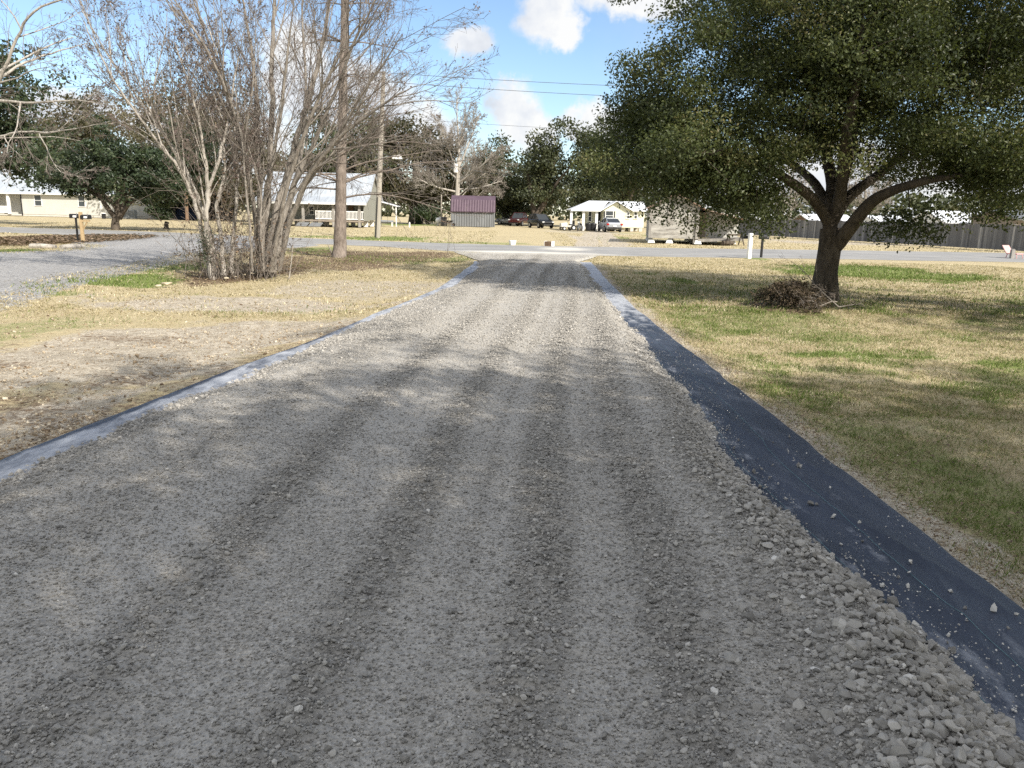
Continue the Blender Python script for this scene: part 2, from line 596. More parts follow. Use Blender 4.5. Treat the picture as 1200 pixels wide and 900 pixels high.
LITTER_SHADE = [(290, 318, 55, 10, 1), (255, 325, 40, 8, .8), (400, 305, 100, 12, .75), (460, 298, 80, 6, .8), (400, 296, 70, 4, .8), (240, 305, 40, 10, .5), (925, 358, 60, 7, .8), (50, 283, 70, 6, .95),
          (130, 440, 60, 9, .45), (80, 470, 50, 8, .45), (60, 500, 60, 7, .5), (190, 430, 50, 7, .35), (20, 400, 40, 5, .3), (700, 318, 24, 10, .4), (720, 330, 30, 12, .35), (140, 265, 150, 2, .3)]  # last wide strip paints the left evergreen's cast shadow


def paint(x, y):
    g = np.zeros_like(x)
    for e in GREEN: g = pell(g, *e[:4], e[4], x, y)
    b = np.zeros_like(x)
    for e in BARE: b = pell(b, *e[:4], e[4], x, y)
    l = np.zeros_like(x)
    for e in LITTER_SHADE: l = pell(l, *e[:4], e[4], x, y)
    for tr_ in (((688, 290), (689, 284), (690, 279), (694, 273), (700, 270.5)), ((724, 290.5), (718, 284), (713, 279), (708, 273), (707, 270.5))):
        q_ = np.array([gp(*p_) for p_ in tr_])
        kk_ = np.where((x > 2) & (x < 18) & (y > 40) & (y < 95))[0]
        if len(kk_):
            d_ = np.full(len(kk_), 1e9)
            for p0_, p1_ in zip(q_[:-1], q_[1:]):
                e_ = p1_ - p0_
                t_ = np.clip(((x[kk_] - p0_[0]) * e_[0] + (y[kk_] - p0_[1]) * e_[1]) / (e_ @ e_), 0, 1)
                d_ = np.minimum(d_, np.hypot(x[kk_] - p0_[0] - t_ * e_[0], y[kk_] - p0_[1] - t_ * e_[1]))
            b[kk_] = np.maximum(b[kk_], sstep(1.0, .45, d_))
    n = fbm(x * .45, y * .45, 0, 91, 4)
    side = sstep(1.5, 3, x) * sstep(26, 16, y) * sstep(-2, 2, y)
    g = np.maximum(g, side * (.10 + .42 * sstep(.42, .62, n)))
    g = np.maximum(g, side * .5 * sstep(.52, .66, fbm(x * 1.5, y * 1.5, 0, 99, 4)))
    # bare rim along the sheets
    d = x - fr(y)
    b = np.maximum(b, .8 * sstep(.38, .05, d + (fbm(x * 2, y * 1.1, 0, 71, 3) - .5) * .55) * (d > -.3) * (y < 26))
    lf = sstep(fl(y) + .1, fl(y) - .2, x) * sstep(12.5, 10, y)
    l = np.maximum(l, lf * .5 * sstep(.53, .66, fbm(x * 1.1, y * 1.6, 0, 95, 5)))
    g = np.maximum(g, lf * .4 * sstep(.55, .68, fbm(x * .9, y * 1.3, 0, 96, 5)))
    l = np.maximum(l, .5 * sstep(.5, .1, fl(y) - x + (fbm(x * 2, y * 1.3, 0, 72, 3) - .5) * .6) * (x < fl(y) + .2) * (y < 12))
    return np.clip(g, 0, 1), np.clip(b, 0, 1), np.clip(l, 0, 1)


def zground(x, y):
    out_ = sstep(.05, .8, np.maximum(np.minimum(fl(np.clip(y, -6, 27)), ip(GL, y) - .1) - x, x - np.maximum(fr(np.clip(y, -6, 27)), ip(GR, y) + .1)))
    out_ = out_ * sstep(.3, 2.5, np.abs(y - (ipx(STF, x) + ipx(STN, x)) / 2) - (ipx(STF, x) - ipx(STN, x)) / 2)
    gd = sstep(-9, -6, x) * 1.0
    near = sstep(60, 30, y)
    z = -.09 * fbm(x * .5, y * .5, 0, 51, 3) - .03 * fbm(x * 3, y * 3, 0, 52, 3) * near
    left = sstep(-1, -3, x) * sstep(13, 9, y)
    z = z - left * .035 * fbm(x * 7, y * 7, 0, 53, 3)
    cx, cy = gp(1050, 319)
    z = z - .22 * np.exp(-((x - cx) / 3.4) ** 2 - ((y - cy) / 1.3) ** 2)
    keep = 1 - sstep(-7.6, -8.8, x) * sstep(9.5, 11.5, y) * sstep(46, 42, y)
    return z * out_ * keep


G_, B_, L_ = paint(Xf, Yf)
Zf = zground(Xf, Yf)
ny, nx = X.shape
idx = np.arange(nx * ny).reshape(ny, nx)
quads = np.stack([idx[:-1, :-1], idx[:-1, 1:], idx[1:, 1:], idx[1:, :-1]], -1).reshape(-1, 4)

t = NT('lawn_soil')
v = t.coord()
n_f = t.noise(v, 55, 4, .7)
n_m = t.noise(v, 6, 6, .65)
n_l = t.noise(v, .35, 5, .6)
straw = t.mix(t.rng(n_f, .3, .7), (.31, .255, .155), (.54, .46, .295))
straw = t.mix(t.rng(n_m, .42, .75, 0, .55), straw, (.36, .32, .20))
straw = t.mix(t.rng(n_l, .35, .7, 0, .5), straw, (.56, .475, .30))
grn = t.mix(t.rng(n_f, .3, .7), (.09, .14, .028), (.20, .265, .068))
gm = t.rng(t.math('ADD', t.attr('green'), t.math('MULTIPLY', t.math('SUBTRACT', n_m, .5), .9)), .2, .7)
gm = t.math('MULTIPLY', gm, t.rng(t.attr('green'), .02, .2))
col = t.mix(t.math('MULTIPLY', gm, .85), straw, grn)
dirt = t.mix(t.rng(n_m, .35, .68), (.40, .357, .285), (.64, .585, .49))
dirt = t.mix(t.rng(n_f, .48, .62, 0, .7), dirt, (.22, .17, .115))
dirt = t.mix(t.rng(t.noise(v, 17, 6, .7), .5, .64, 0, .7), dirt, (.20, .15, .10))
bm_ = t.rng(t.math('ADD', t.attr('bare'), t.math('MULTIPLY', t.math('SUBTRACT', n_m, .5), 1.0)), .3, .75)
bm_ = t.math('MULTIPLY', bm_, t.rng(t.attr('bare'), .02, .2))
col = t.mix(bm_, col, dirt)
lit = t.mix(t.rng(t.noise(v, 30, 4, .7), .35, .65), (.10, .068, .044), (.26, .19, .13))
lm = t.rng(t.math('ADD', t.attr('litter'), t.math('MULTIPLY', t.math('SUBTRACT', t.noise(v, 11, 6, .75), .5), 2.2)), .35, .7)
lm = t.math('MULTIPLY', lm, t.rng(t.attr('litter'), .02, .2))
col = t.mix(lm, col, lit)  # brown litter, with the evergreen's painted shadow strip
gv = t.n('ShaderNodeSeparateColor')
t.l(t.voro(v, 26, out='Color'), gv.inputs[0])
grv = t.mix(gv.outputs[0], (.19, .19, .195), (.46, .455, .45))
gk = t.math('MULTIPLY', t.rng(t.math('ADD', t.attr('gravel'), t.math('MULTIPLY', t.math('SUBTRACT', t.noise(v, 3.5, 7, .75), .5), 1.3)), .38, .62), t.rng(t.attr('gravel'), .02, .2))
col = t.mix(gk, col, grv)
t.base(col)
t.rough(.95, .15)
b1 = t.bump(n_f, .7, .03)
t.bump(n_m, .5, .08, b1)
M['lawn'] = t.m
GV_ = np.zeros_like(Xf)
kk = np.where((Xf < -7) & (Yf > 10) & (Yf < 46) & (Xf > -40))[0]
P_ = np.array([gp(*p) for p in [(-60, 356), (0, 341), (60, 327), (120, 317), (190, 303), (232, 294)]] + [(-11.4, 27), (-11.0, 30), (-10, 36), (-11.3, 38.9), (-17, 40.4), (-22, 41.9)] + [gp(*p) for p in [(86, 279.5), (112, 281.5), (120, 287), (112, 291.5), (90, 294.5), (50, 295.5), (0, 297), (-60, 299)]])
dm_ = np.full(len(kk), 1e9)
for p, q in zip(P_, np.roll(P_, -1, 0)):
    e = q - p
    w_ = np.stack([Xf[kk] - p[0], Yf[kk] - p[1]], 1)
    tt_ = np.clip((w_ @ e) / (e @ e), 0, 1)
    dm_ = np.minimum(dm_, np.linalg.norm(w_ - tt_[:, None] * e, axis=1))
GV_[kk] = sstep(1.7, .3, dm_)
ground = mesh_np('ground', np.stack([Xf, Yf, Zf], 1), [quads], M['lawn'], None, True,
                 {'green': ('POINT', G_), 'bare': ('POINT', B_), 'litter': ('POINT', L_), 'gravel': ('POINT', GV_)})
tag(ground, kind='structure')


def strip(name, rows, z, mat_, attr=None, zf=None, kind='structure'):
    """rows: array (n,m,2) of xy"""
    n, m = rows.shape[:2]
    P = rows.reshape(-1, 2)
    zz = np.full(len(P), z) if zf is None else zf(P[:, 0], P[:, 1])
    idx = np.arange(n * m).reshape(n, m)
    q = np.stack([idx[:-1, :-1], idx[:-1, 1:], idx[1:, 1:], idx[1:, :-1]], -1).reshape(-1, 4)
    o = mesh_np(name, np.column_stack([P, zz]), [q], mat_, None, True, {k: ('POINT', f(P[:, 0], P[:, 1])) for k, f in (attr or {}).items()})
    if kind: tag(o, kind=kind)
    return o


# street
sx = axis([(-160, -60, 5), (-60, 40, .5), (40, 160, 5)])
tt = np.linspace(0, 1, 15)
wob = lambda x, s: (fbm(x * .6, 0, 0, s, 3) - .5) * .5
a_, b_ = ipx(STN, sx) + wob(sx, 3), ipx(STF, sx) + wob(sx, 4)
rows = np.stack([np.repeat(sx[:, None], 15, 1), a_[:, None] * (1 - tt) + b_[:, None] * tt], -1)
t = NT('street_asphalt')
v = t.coord()
n1, n2 = t.noise(v, .5, 6, .65), t.noise(v, 45, 3, .7)
col = t.mix(t.rng(n1, .35, .65), (.20, .20, .20), (.31, .305, .295))
col = t.mix(t.rng(n2, .3, .7, 0, .5), col, (.36, .355, .345))
col = t.mix(t.rng(t.noise(t.coord((.12, 1.3, 1)), 1.1, 5, .6), .5, .7, 0, .5), col, (.15, .15, .15))
ds = t.rng(t.math('ADD', t.attr('dust'), t.math('SUBTRACT', t.noise(t.coord((.35, 1, 1)), 1.6, 6, .7), .5)), .3, .8)
ds = t.math('MULTIPLY', ds, t.rng(t.attr('dust'), .02, .3))
col = t.mix(ds, col, (.60, .575, .52))
t.base(col)
t.rough(.85, .3)
t.bump(n2, .4, .01)
M['street'] = t.m


def dust(x, y):
    d = np.exp(-((x - .4) / 4.2) ** 2 - ((y - 33.0) / 2.0) ** 2)
    e = sstep(1.0, .1, np.minimum(np.abs(y - ipx(STF, x)), np.abs(y - ipx(STN, x)))) * .45
    k = .8 * np.exp(-((x - 2.4) / 1.6) ** 2 - ((y - 38.0) / 2.6) ** 2)
    return np.maximum(np.maximum(d, e), k)


strip('street', rows, .008, M['street'], {'dust': dust})

# the neighbour's gravel driveway on the left: a sheet with a ragged rim
pts = [gp(*p) for p in [(-60, 356), (0, 341), (60, 327), (120, 317), (190, 303), (232, 294)]]
pts += [(-11.4, 27), (-11.0, 30), (-10, 36), (-11.3, 38.9), (-17, 40.4), (-22, 41.9)]
pts += [gp(*p) for p in [(86, 279.5), (112, 281.5), (120, 287), (112, 291.5), (90, 294.5), (50, 295.5), (0, 297), (-60, 299)]]
ring = []
for i in range(len(pts)):
    p, q = np.array(pts[i]), np.array(pts[(i + 1) % len(pts)])
    k = max(1, int(np.linalg.norm(q - p) / .2))
    for j in range(k):
        c = p + (q - p) * j / k
        ring.append((c[0] + (fbm(c[0] * .8, c[1] * .8, 0, 8, 3) - .5) * 1.0, c[1] + (fbm(c[0] * .8, c[1] * .8, 0, 9, 3) - .5) * 1.0))
RING = np.array(ring)


def in_ring(x, y):
    a, b = RING, np.roll(RING, -1, 0)
    c = np.zeros(len(x), bool)
    k = np.where((x < -5) & (y > 8) & (y < 46))[0]
    cc_ = np.zeros(len(k), bool)
    for (x0, y0), (x1, y1) in zip(a, b):
        if y0 == y1: continue
        cr_ = ((y0 > y[k]) != (y1 > y[k])) & (x[k] < (x1 - x0) * (y[k] - y0) / (y1 - y0) + x0)
        cc_ ^= cr_
    c[k] = cc_
    return c


tri = tessellate_polygon([[Vector((p[0], p[1], 0)) for p in ring]])
tri = [f if ((ring[f[1]][0] - ring[f[0]][0]) * (ring[f[2]][1] - ring[f[0]][1]) - (ring[f[1]][1] - ring[f[0]][1]) * (ring[f[2]][0] - ring[f[0]][0])) > 0 else (f[0], f[2], f[1]) for f in tri]
t = NT('pale_gravel')
v = t.coord()
n1 = t.noise(v, .6, 5, .6)
vv = t.voro(v, 26, out='Color')
sv = t.n('ShaderNodeSeparateColor')
t.l(vv, sv.inputs[0])
col = t.mix(sv.outputs[0], (.19, .19, .195), (.46, .455, .45))
col = t.mix(t.rng(n1, .35, .7, 0, .5), col, (.24, .235, .23))
t.base(col)
t.rough(.9, .25)
t.bump(t.voro(v, 26), .8, .03)
M['gravel_pale'] = t.m
gd = mesh_np('side_driveway', np.array([(p[0], p[1], .004) for p in ring]), [np.array(tri)], M['gravel_pale'], None)
tag(gd, kind='structure')

# ------------------------------------------------------------------ the gravel drive
dy = axis([(-6, 1.7, .15), (1.7, 7, .02), (7, 13, .05), (13, 33, .16)])
ds_ = np.concatenate([[0, .004, .01], np.linspace(.02, .98, 180), [.99, .996, 1]])
A, Bx = xl(dy), xr(dy)
rows = np.stack([A[:, None] * (1 - ds_) + Bx[:, None] * ds_, np.repeat(dy[:, None], len(ds_), 1)], -1)
t = NT('crushed_stone')
v = t.coord()
vA = t.voro(v, 85, out='Color')
vB = t.voro(v, 38, out='Color')
sA, sB = t.n('ShaderNodeSeparateColor'), t.n('ShaderNodeSeparateColor')
t.l(vA, sA.inputs[0])
t.l(vB, sB.inputs[0])
ca = t.attr('coarse')
fine = t.mix(sA.outputs[0], (.265, .252, .230), (.475, .453, .415))
big = t.mix(sB.outputs[0], (.15, .143, .131), (.355, .338, .308))
col = t.mix(t.rng(ca, .1, .6), fine, big)
n1 = t.noise(t.coord((1, .35, 1)), 1.4, 6, .65)
col = t.mix(t.rng(n1, .42, .72, 0, .6), col, (.45, .435, .408))
col = t.mix(t.math('MULTIPLY', t.rng(t.noise(v, 2.3, 5, .6), .55, .75, 0, .5), 1.0), col, (.46, .425, .37))
far_d = t.math('MULTIPLY', t.attr('dust'), t.rng(t.noise(v, 5, 5, .7), .35, .65))  # dust, together with the painted sunlit band
col = t.mix(far_d, col, (.50, .475, .42))
t.base(col)
t.rough(.92, .2)
b1 = t.bump(t.voro(v, 85), .6, .008)
t.bump(t.voro(v, 38), .55, .02, b1)
M['gravel'] = t.m


def drdust_lit(x, y):
    e = .55 * sstep(15.5, 18, y) * sstep(.5, .05, np.minimum(x - xl(y), xr(y) - x)) + .0 * x
    k = .25 * np.exp(-((y - 15.2) / 1.6) ** 2) * (.4 + noise(x * 3, y * 2, 0, 3))  # pale band across the drive paints in the sunlit strip
    return np.clip(e + k + sstep(29.5, 32, y) * .8 + sstep(12, 17, y) * sstep(.3, .0, xr(y) - x) * .9, 0, 1)


drive = strip('gravel_drive', rows, 0, M['gravel'], {'coarse': coarse, 'dust': drdust_lit}, zdrive)

# stones: one mass of crushed stone on the drive
ICO = {}


def ico(sub, seed, k=.28):
    bm = bmesh.new()
    bmesh.ops.create_icosphere(bm, subdivisions=sub, radius=1)
    V = np.array([v_.co[:] for v_ in bm.verts])
    F = np.array([[v_.index for v_ in f.verts] for f in bm.faces])
    bm.free()
    r = np.random.default_rng(seed)
    V = V * (1 + (r.random((len(V), 1)) - .5) * k * 2)
    for _ in range(11):                                  # chop flat facets
        n = r.normal(size=3)
        n /= np.linalg.norm(n)
        d = V @ n
        lim = r.uniform(.42, .78)
        V = V - np.outer(np.maximum(d - lim, 0), n)
    return V * np.array([1, r.uniform(.65, .95), r.uniform(.5, .8)]), F


SMALL = [ico(1, s, .22) for s in range(6)]


def rock(seed, n=13):
    """crushed stone: hull of a few points"""
    r = np.random.default_rng(seed)
    p = r.normal(size=(n, 3))
    p /= np.linalg.norm(p, axis=1)[:, None]
    p *= r.uniform(.82, 1.12, (n, 1)) * np.array([1, r.uniform(.62, .95), r.uniform(.5, .85)])
    bm = bmesh.new()
    for q in p: bm.verts.new(q)
    res = bmesh.ops.convex_hull(bm, input=bm.verts)
    bmesh.ops.delete(bm, geom=[v_ for v_ in bm.verts if not v_.link_faces], context='VERTS')
    bmesh.ops.recalc_face_normals(bm, faces=bm.faces)
    bm.verts.index_update()
    V = np.array([v_.co[:] for v_ in bm.verts])
    F = np.array([[v_.index for v_ in f.verts] for f in bm.faces])
    bm.free()
    return V, F


LARGE = [rock(50 + s, 14 + s % 9) for s in range(18)]


def rotmats(n, r):
    q = r.normal(size=(n, 4))
    q /= np.linalg.norm(q, axis=1)[:, None]
    w, x, y, z = q.T
    return np.stack([1 - 2 * (y * y + z * z), 2 * (x * y - z * w), 2 * (x * z + y * w), 2 * (x * y + z * w), 1 - 2 * (x * x + z * z), 2 * (y * z - x * w), 2 * (x * z - y * w), 2 * (y * z + x * w), 1 - 2 * (x * x + y * y)], -1).reshape(n, 3, 3)


def scatter(P, S, protos, r):
    Vs, Fs, base, own = [], [], 0, []
    k = r.integers(0, len(protos), len(P))
    for j, (V, F) in enumerate(protos):
        s = np.where(k == j)[0]
        if not len(s): continue
        R = rotmats(len(s), r)
        W = np.einsum('nij,vj->nvi', R, V) * S[s][:, None, None]
        W[:, :, 2] *= .8
        W += P[s][:, None, :]
        Vs.append(W.reshape(-1, 3))
        Fs.append((F[None] + (np.arange(len(s)) * len(V))[:, None, None] + base).reshape(-1, 3))
        base += len(s) * len(V)
        own.append(np.repeat(s, len(F)))
    return np.concatenate(Vs), np.concatenate(Fs), np.concatenate(own)


t = NT('stone')
col = t.ramp(t.attr('rnd'), [(0, (.125, .119, .11)), (.4, (.27, .258, .238)), (.8, (.42, .40, .365)), (.965, (.53, .505, .465)), (.975, (.64, .62, .585)), (1, (.74, .72, .68))])
col = t.mix(t.rng(t.noise(t.coord(), 60, 4, .7), .3, .7, 0, .4), col, (.43, .41, .38))
t.base(col)
t.rough(.88, .25)
M['stone'] = t.m


def inside(n, y0, y1, r, p=1.0):
    y = y0 + (y1 - y0) * r.random(n) ** p
    a, b = xl(y), xr(y)
    return a + (b - a) * r.random(n), y


r = np.random.default_rng(3)
PP, SS = [], []
def put(x, y, s, lift=.35):
    PP.append(np.column_stack([x, y, zdrive(x, y) + s * lift]))
    SS.append(s)
# fines everywhere near
x, y = inside(52000, 1.75, 5.2, r, 1.4)
put(x, y, r.uniform(.003, .0065, len(x)))
x, y = inside(110000, 1.75, 12, r, 1.2)
k = r.random(len(x)) < .35 + .65 * coarse(x, y)
put(x[k], y[k], r.uniform(.005, .011, k.sum()))
# coarse streaks
x, y = inside(95000, 1.75, 14, r, 1.25)
k = r.random(len(x)) < coarse(x, y) ** 1.4
put(x[k], y[k], np.clip(r.lognormal(math.log(.0105), .35, k.sum()), .006, .022))
x, y = inside(42000, 9, 31, r, 1.1)
k = r.random(len(x)) < .25 + coarse(x, y)
put(x[k], y[k], r.uniform(.009, .02, k.sum()))
V1, F1, O1 = scatter(np.concatenate(PP), np.concatenate(SS), SMALL, r)
rnd1 = np.clip(r.normal(.45, .25, len(np.concatenate(SS))), 0, .96)
rnd1[r.random(len(rnd1)) < .004] = .985
# windrow of bigger stone along the right rim, spilling over the rim
PP, SS = [], []
n = 9500
y = 1.75 + 8.5 * r.random(n) ** 1.7
off = np.abs(r.normal(0, .26, n)) * (.55 + .6 * sstep(6, 2.5, y)) - .05
x = xr(y) - off
s = np.clip(r.lognormal(math.log(.0128), .36, n), .005, .029) * (.72 + .4 * sstep(6, 2.5, y))
lift = .2 + r.random(n) * .9 * sstep(.35, .05, np.abs(off - .16))
z = np.where(off > 0, zdrive(x, y), .02)
PP.append(np.column_stack([x, y, z + s * lift]))
SS.append(s)
n = 1500
y = 2.5 + 12 * r.random(n)
x = xl(y) + np.abs(r.normal(0, .2, n)) - .03
s = np.clip(r.lognormal(math.log(.014), .3, n), .008, .028)
PP.append(np.column_stack([x, y, zdrive(x, y) + s * .3]))
SS.append(s)
# stray stones along the whole rim
n = 2600
y = 2 + 24 * r.random(n)
x = xr(y) - np.abs(r.normal(0, .07, n)) + .05
s = np.clip(r.lognormal(math.log(.013), .35, n), .006, .026)
PP.append(np.column_stack([x, y, np.where(x < xr(y), zdrive(x, y), .02) + s * .3]))
SS.append(s)
# pale grit on the woven sheet
n = 2600
y = 2.2 + 9 * r.random(n) ** 1.5
f = r.random(n) ** 2.2
f = np.where(noise(y * 1.6, f * 3, 0, 88) > .42, f, f * .25)
x = ip(GR, y) * (1 - f) + ip(FR, y) * f
s = np.clip(r.lognormal(math.log(.0028), .45, n), .0015, .007)
PP.append(np.column_stack([x, y, np.full(n, .034) + s * .2]))
SS.append(s)
NG = n
V2, F2, O2 = scatter(np.concatenate(PP), np.concatenate(SS), LARGE, r)
rnd2 = np.clip(r.normal(.55, .2, len(np.concatenate(SS))), 0.05, .96)
rnd2[r.random(len(rnd2)) < .014] = .985
rnd2[-NG:] = np.where(r.random(NG) < .6, .985, .8)
o = mesh_np('gravel', np.concatenate([V1, V2]), [np.concatenate([F1, F2 + len(V1)])], M['stone'], None, False,
            {'rnd': ('FACE', np.concatenate([rnd1[O1], rnd2[O2]]))})
tag(o, 'loose grey crushed stone strewn over the drive', 'gravel', kind='stuff')

# ------------------------------------------------------------------ woven fabric under the drive
t = NT('woven_fabric')
v = t.coord()
wv = t.n('ShaderNodeTexWave', wave_type='BANDS', bands_direction='X')
t.l(v, wv.inputs['Vector'])
wv.inputs['Scale'].default_value = 55
wv.inputs['Distortion'].default_value = .6
col = t.mix(t.rng(t.noise(t.coord((1, .15, 1)), 5, 5, .6), .3, .7), (.027, .034, .053), (.055, .066, .097))
dn = t.noise(t.coord((1, .4, 1)), 6, 8, .75)
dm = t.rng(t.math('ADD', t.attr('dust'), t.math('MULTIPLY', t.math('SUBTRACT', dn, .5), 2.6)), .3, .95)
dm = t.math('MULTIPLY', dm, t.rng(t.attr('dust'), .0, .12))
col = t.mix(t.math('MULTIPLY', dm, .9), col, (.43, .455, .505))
col = t.mix(t.rng(t.noise(v, 60, 3, .7), .69, .76, 0, .7), col, (.42, .42, .42))
t.base(col)
t.rough(t.rng(dm, 0, 1, .48, .85), .4)
b1 = t.bump(wv.outputs['Fac'], .25, .004)
t.bump(t.noise(t.coord((1, .25, 1)), 9, 5, .65), .5, .03, b1)
M['fabric'] = t.m


def fabric(name, label, fin, fout, y0, y1, dustf, lines):
    ys = axis([(y0, 1.7, .3), (1.7, 12, .05), (12, y1, .15)])
    s = np.linspace(0, 1, 34)
    a, b = fin(ys), fout(ys)
    Xg = a[:, None] * (1 - s) + b[:, None] * s
    Yg = np.repeat(ys[:, None], len(s), 1)
    env = np.sin(np.pi * np.clip(s, 0, 1))[None] ** .5

    def zf(x, y, e):
        wr = np.abs(2 * noise(x * 3.2 + y * .9, y * .55, 0, 33) - 1)
        wr2 = np.abs(2 * noise(x * 5 - y * 1.7, y * .8 + x * .6, 0, 37) - 1)
        z = .018 + e * (.016 * (1 - wr2) ** 8 * .5 + .014 * (1 - wr) ** 12 + .006 * fbm(x * 2.5, y * .7, 0, 34, 3))
        return z
    Zg = zf(Xg, Yg, env)
    Zg[:, -1] = .004
    Zg[:, 0] = .015
    n, m = Xg.shape
    idx = np.arange(n * m).reshape(n, m)
    q = np.stack([idx[:-1, :-1], idx[:-1, 1:], idx[1:, 1:], idx[1:, :-1]], -1).reshape(-1, 4)
    if fout(5.0) < fin(5.0): q = q[:, ::-1]
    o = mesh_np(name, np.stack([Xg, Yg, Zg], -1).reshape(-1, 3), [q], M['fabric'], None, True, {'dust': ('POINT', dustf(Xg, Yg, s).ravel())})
    tag(o, label, 'ground fabric')
    for ln in lines:
        yy = np.arange(2.0, min(y1, 13), .06)
        f = ln + (fbm(yy * .6, ln * 9, 0, 4, 4) - .5) * .06
        xx = fin(yy) * (1 - f) + fout(yy) * f
        e = np.sin(np.pi * f) ** .5
        mb = MB()
        mb.tube([(p, q_, w + .002) for p, q_, w in zip(xx, yy, zf(xx, yy, e))], .0011, 4)
        mb.build('marker_thread', M['thread'], o)
    return o


M['thread'] = mat('teal_thread', (.16, .30, .34), .7, .4, 9)
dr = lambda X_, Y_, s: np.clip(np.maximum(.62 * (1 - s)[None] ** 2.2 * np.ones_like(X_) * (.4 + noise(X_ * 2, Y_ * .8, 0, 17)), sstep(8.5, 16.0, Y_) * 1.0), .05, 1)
dl = lambda X_, Y_, s: np.clip(.80 - .76 * sstep(.72, 1.0, s + (noise(X_ * 2, Y_ * .7, 0, 18) - .5) * .4)[...] * sstep(12, 8, Y_), 0, 1)
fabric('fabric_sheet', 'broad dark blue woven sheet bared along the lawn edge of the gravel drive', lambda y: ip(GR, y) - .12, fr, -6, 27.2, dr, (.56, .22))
fabric('fabric_sheet', 'narrow pale dusty strip of woven sheet between the gravel drive and the bare dirt', lambda y: ip(GL, y) + .1, fl, -6, 26.5, dl, ())

# ------------------------------------------------------------------ grass
def blades(n, xs, ys, seed, hmin, hmax, w, keep, gfun, flat=.5):
    r = np.random.default_rng(seed)
    x, y = xs(n, r), ys(n, r)
    return x, y


def lawn_blades(n, region, seed, h, w, pw=1.0):
    r = np.random.default_rng(seed)
    x0, x1, y0, y1 = region
    y = y0 + (y1 - y0) * r.random(n) ** pw
    x = x0 + (x1 - x0) * r.random(n)
    vis = (np.abs(x) < .70 * y + .8)
    out_ = np.maximum(fl(y) - x, x - fr(y)) > .02
    st = (y < ipx(STN, x) - .15) | (y > ipx(STF, x) + .15)
    side = ~in_ring(x + r.normal(0, .25, n), y + r.normal(0, .25, n))
    k = vis & out_ & st & side
    x, y = x[k], y[k]
    g, b, l = paint(x, y)
    nn = fbm(x * 2.6, y * 2.6, 0, 93, 3)
    dens = np.clip(1 - 1.15 * b * (nn + .25) - .75 * l, .04, 1)
    leftd = sstep(-1, -2.5, x) * sstep(13.5, 10, y)
    dens = dens * (.45 + .55 * sstep(.36, .55, fbm(x * 4.5, y * 4.5, 0, 98, 3)))
    dens = dens * (1 - leftd * (1 - .35 * sstep(.5, .66, nn)))
    k = r.random(len(x)) < dens
    x, y, g, nn = x[k], y[k], g[k], nn[k]
    N = len(x)
    isg = r.random(N) < np.clip(g * 1.15 * (.15 + 1.7 * (fbm(x * 5, y * 5, 0, 94, 3) - .12)), 0, .95)
    L = h * r.uniform(.5, 1.25, N) * np.where(isg, 1.15, 1.0)
    L = L * (1 + .9 * np.exp(-((x - gp(1050, 319)[0]) / 3.4) ** 2 - ((y - gp(1050, 319)[1]) / 1.5) ** 2))
    az = r.random(N) * 2 * PI
    el = np.where(isg, r.uniform(.5, 1.35, N), r.uniform(.05, .95, N))
    dx, dy_, dz = np.cos(az) * np.cos(el), np.sin(az) * np.cos(el), np.sin(el)
    ww = w * r.uniform(.6, 1.3, N)
    px, py = -np.sin(az) * ww, np.cos(az) * ww
    z = zground(x, y) - .003
    V = np.zeros((N, 4, 3))
    V[:, 0] = np.column_stack([x - px, y - py, z])
    V[:, 1] = np.column_stack([x + px, y + py, z])
    V[:, 2] = np.column_stack([x + dx * L * .6 + px * .7, y + dy_ * L * .6 + py * .7, z + dz * L * .65 + .002])
    V[:, 3] = np.column_stack([x + dx * L, y + dy_ * L, z + dz * L * .85 + .004])
    i = np.arange(N)[:, None] * 4
    F = np.concatenate([i + np.array([[0, 1, 2]]), i + np.array([[0, 2, 3]])])
    tone = (fbm(x * 3.3, y * 3.3, 0, 97, 4) - .5) * .9
    rnd = np.where(isg, r.uniform(0, .36, N), np.clip(r.normal(.70, .13, N) + tone, .37, 1))
    return V.reshape(-1, 3), F, np.concatenate([rnd, rnd])


parts = [lawn_blades(230000, (1.9, 7, 2.4, 8), 1, .042, .0016, 1.2), lawn_blades(220000, (1.9, 12, 6.5, 15), 2, .05, .0032, 1.1), lawn_blades(130000, (1.9, 20, 14, 32), 3, .075, .009, 1.1),
         lawn_blades(110000, (-9, -1, 4, 13), 4, .05, .0035), lawn_blades(120000, (-20, -1, 12, 33), 5, .065, .009), lawn_blades(60000, (-45, 45, 41, 75), 6, .11, .022, 1.3)]
Vs, Fs, Rs, n0 = [], [], [], 0
for V, F, R_ in parts:
    Vs.append(V)
    Fs.append(F + n0)
    Rs.append(R_)
    n0 += len(V)
o = mesh_np('grass', np.concatenate(Vs), [np.concatenate(Fs)], M['grass_blade'], None, False, {'rnd': ('FACE', np.concatenate(Rs))})
tag(o, 'short winter lawn of straw and green blades', 'grass', kind='stuff')

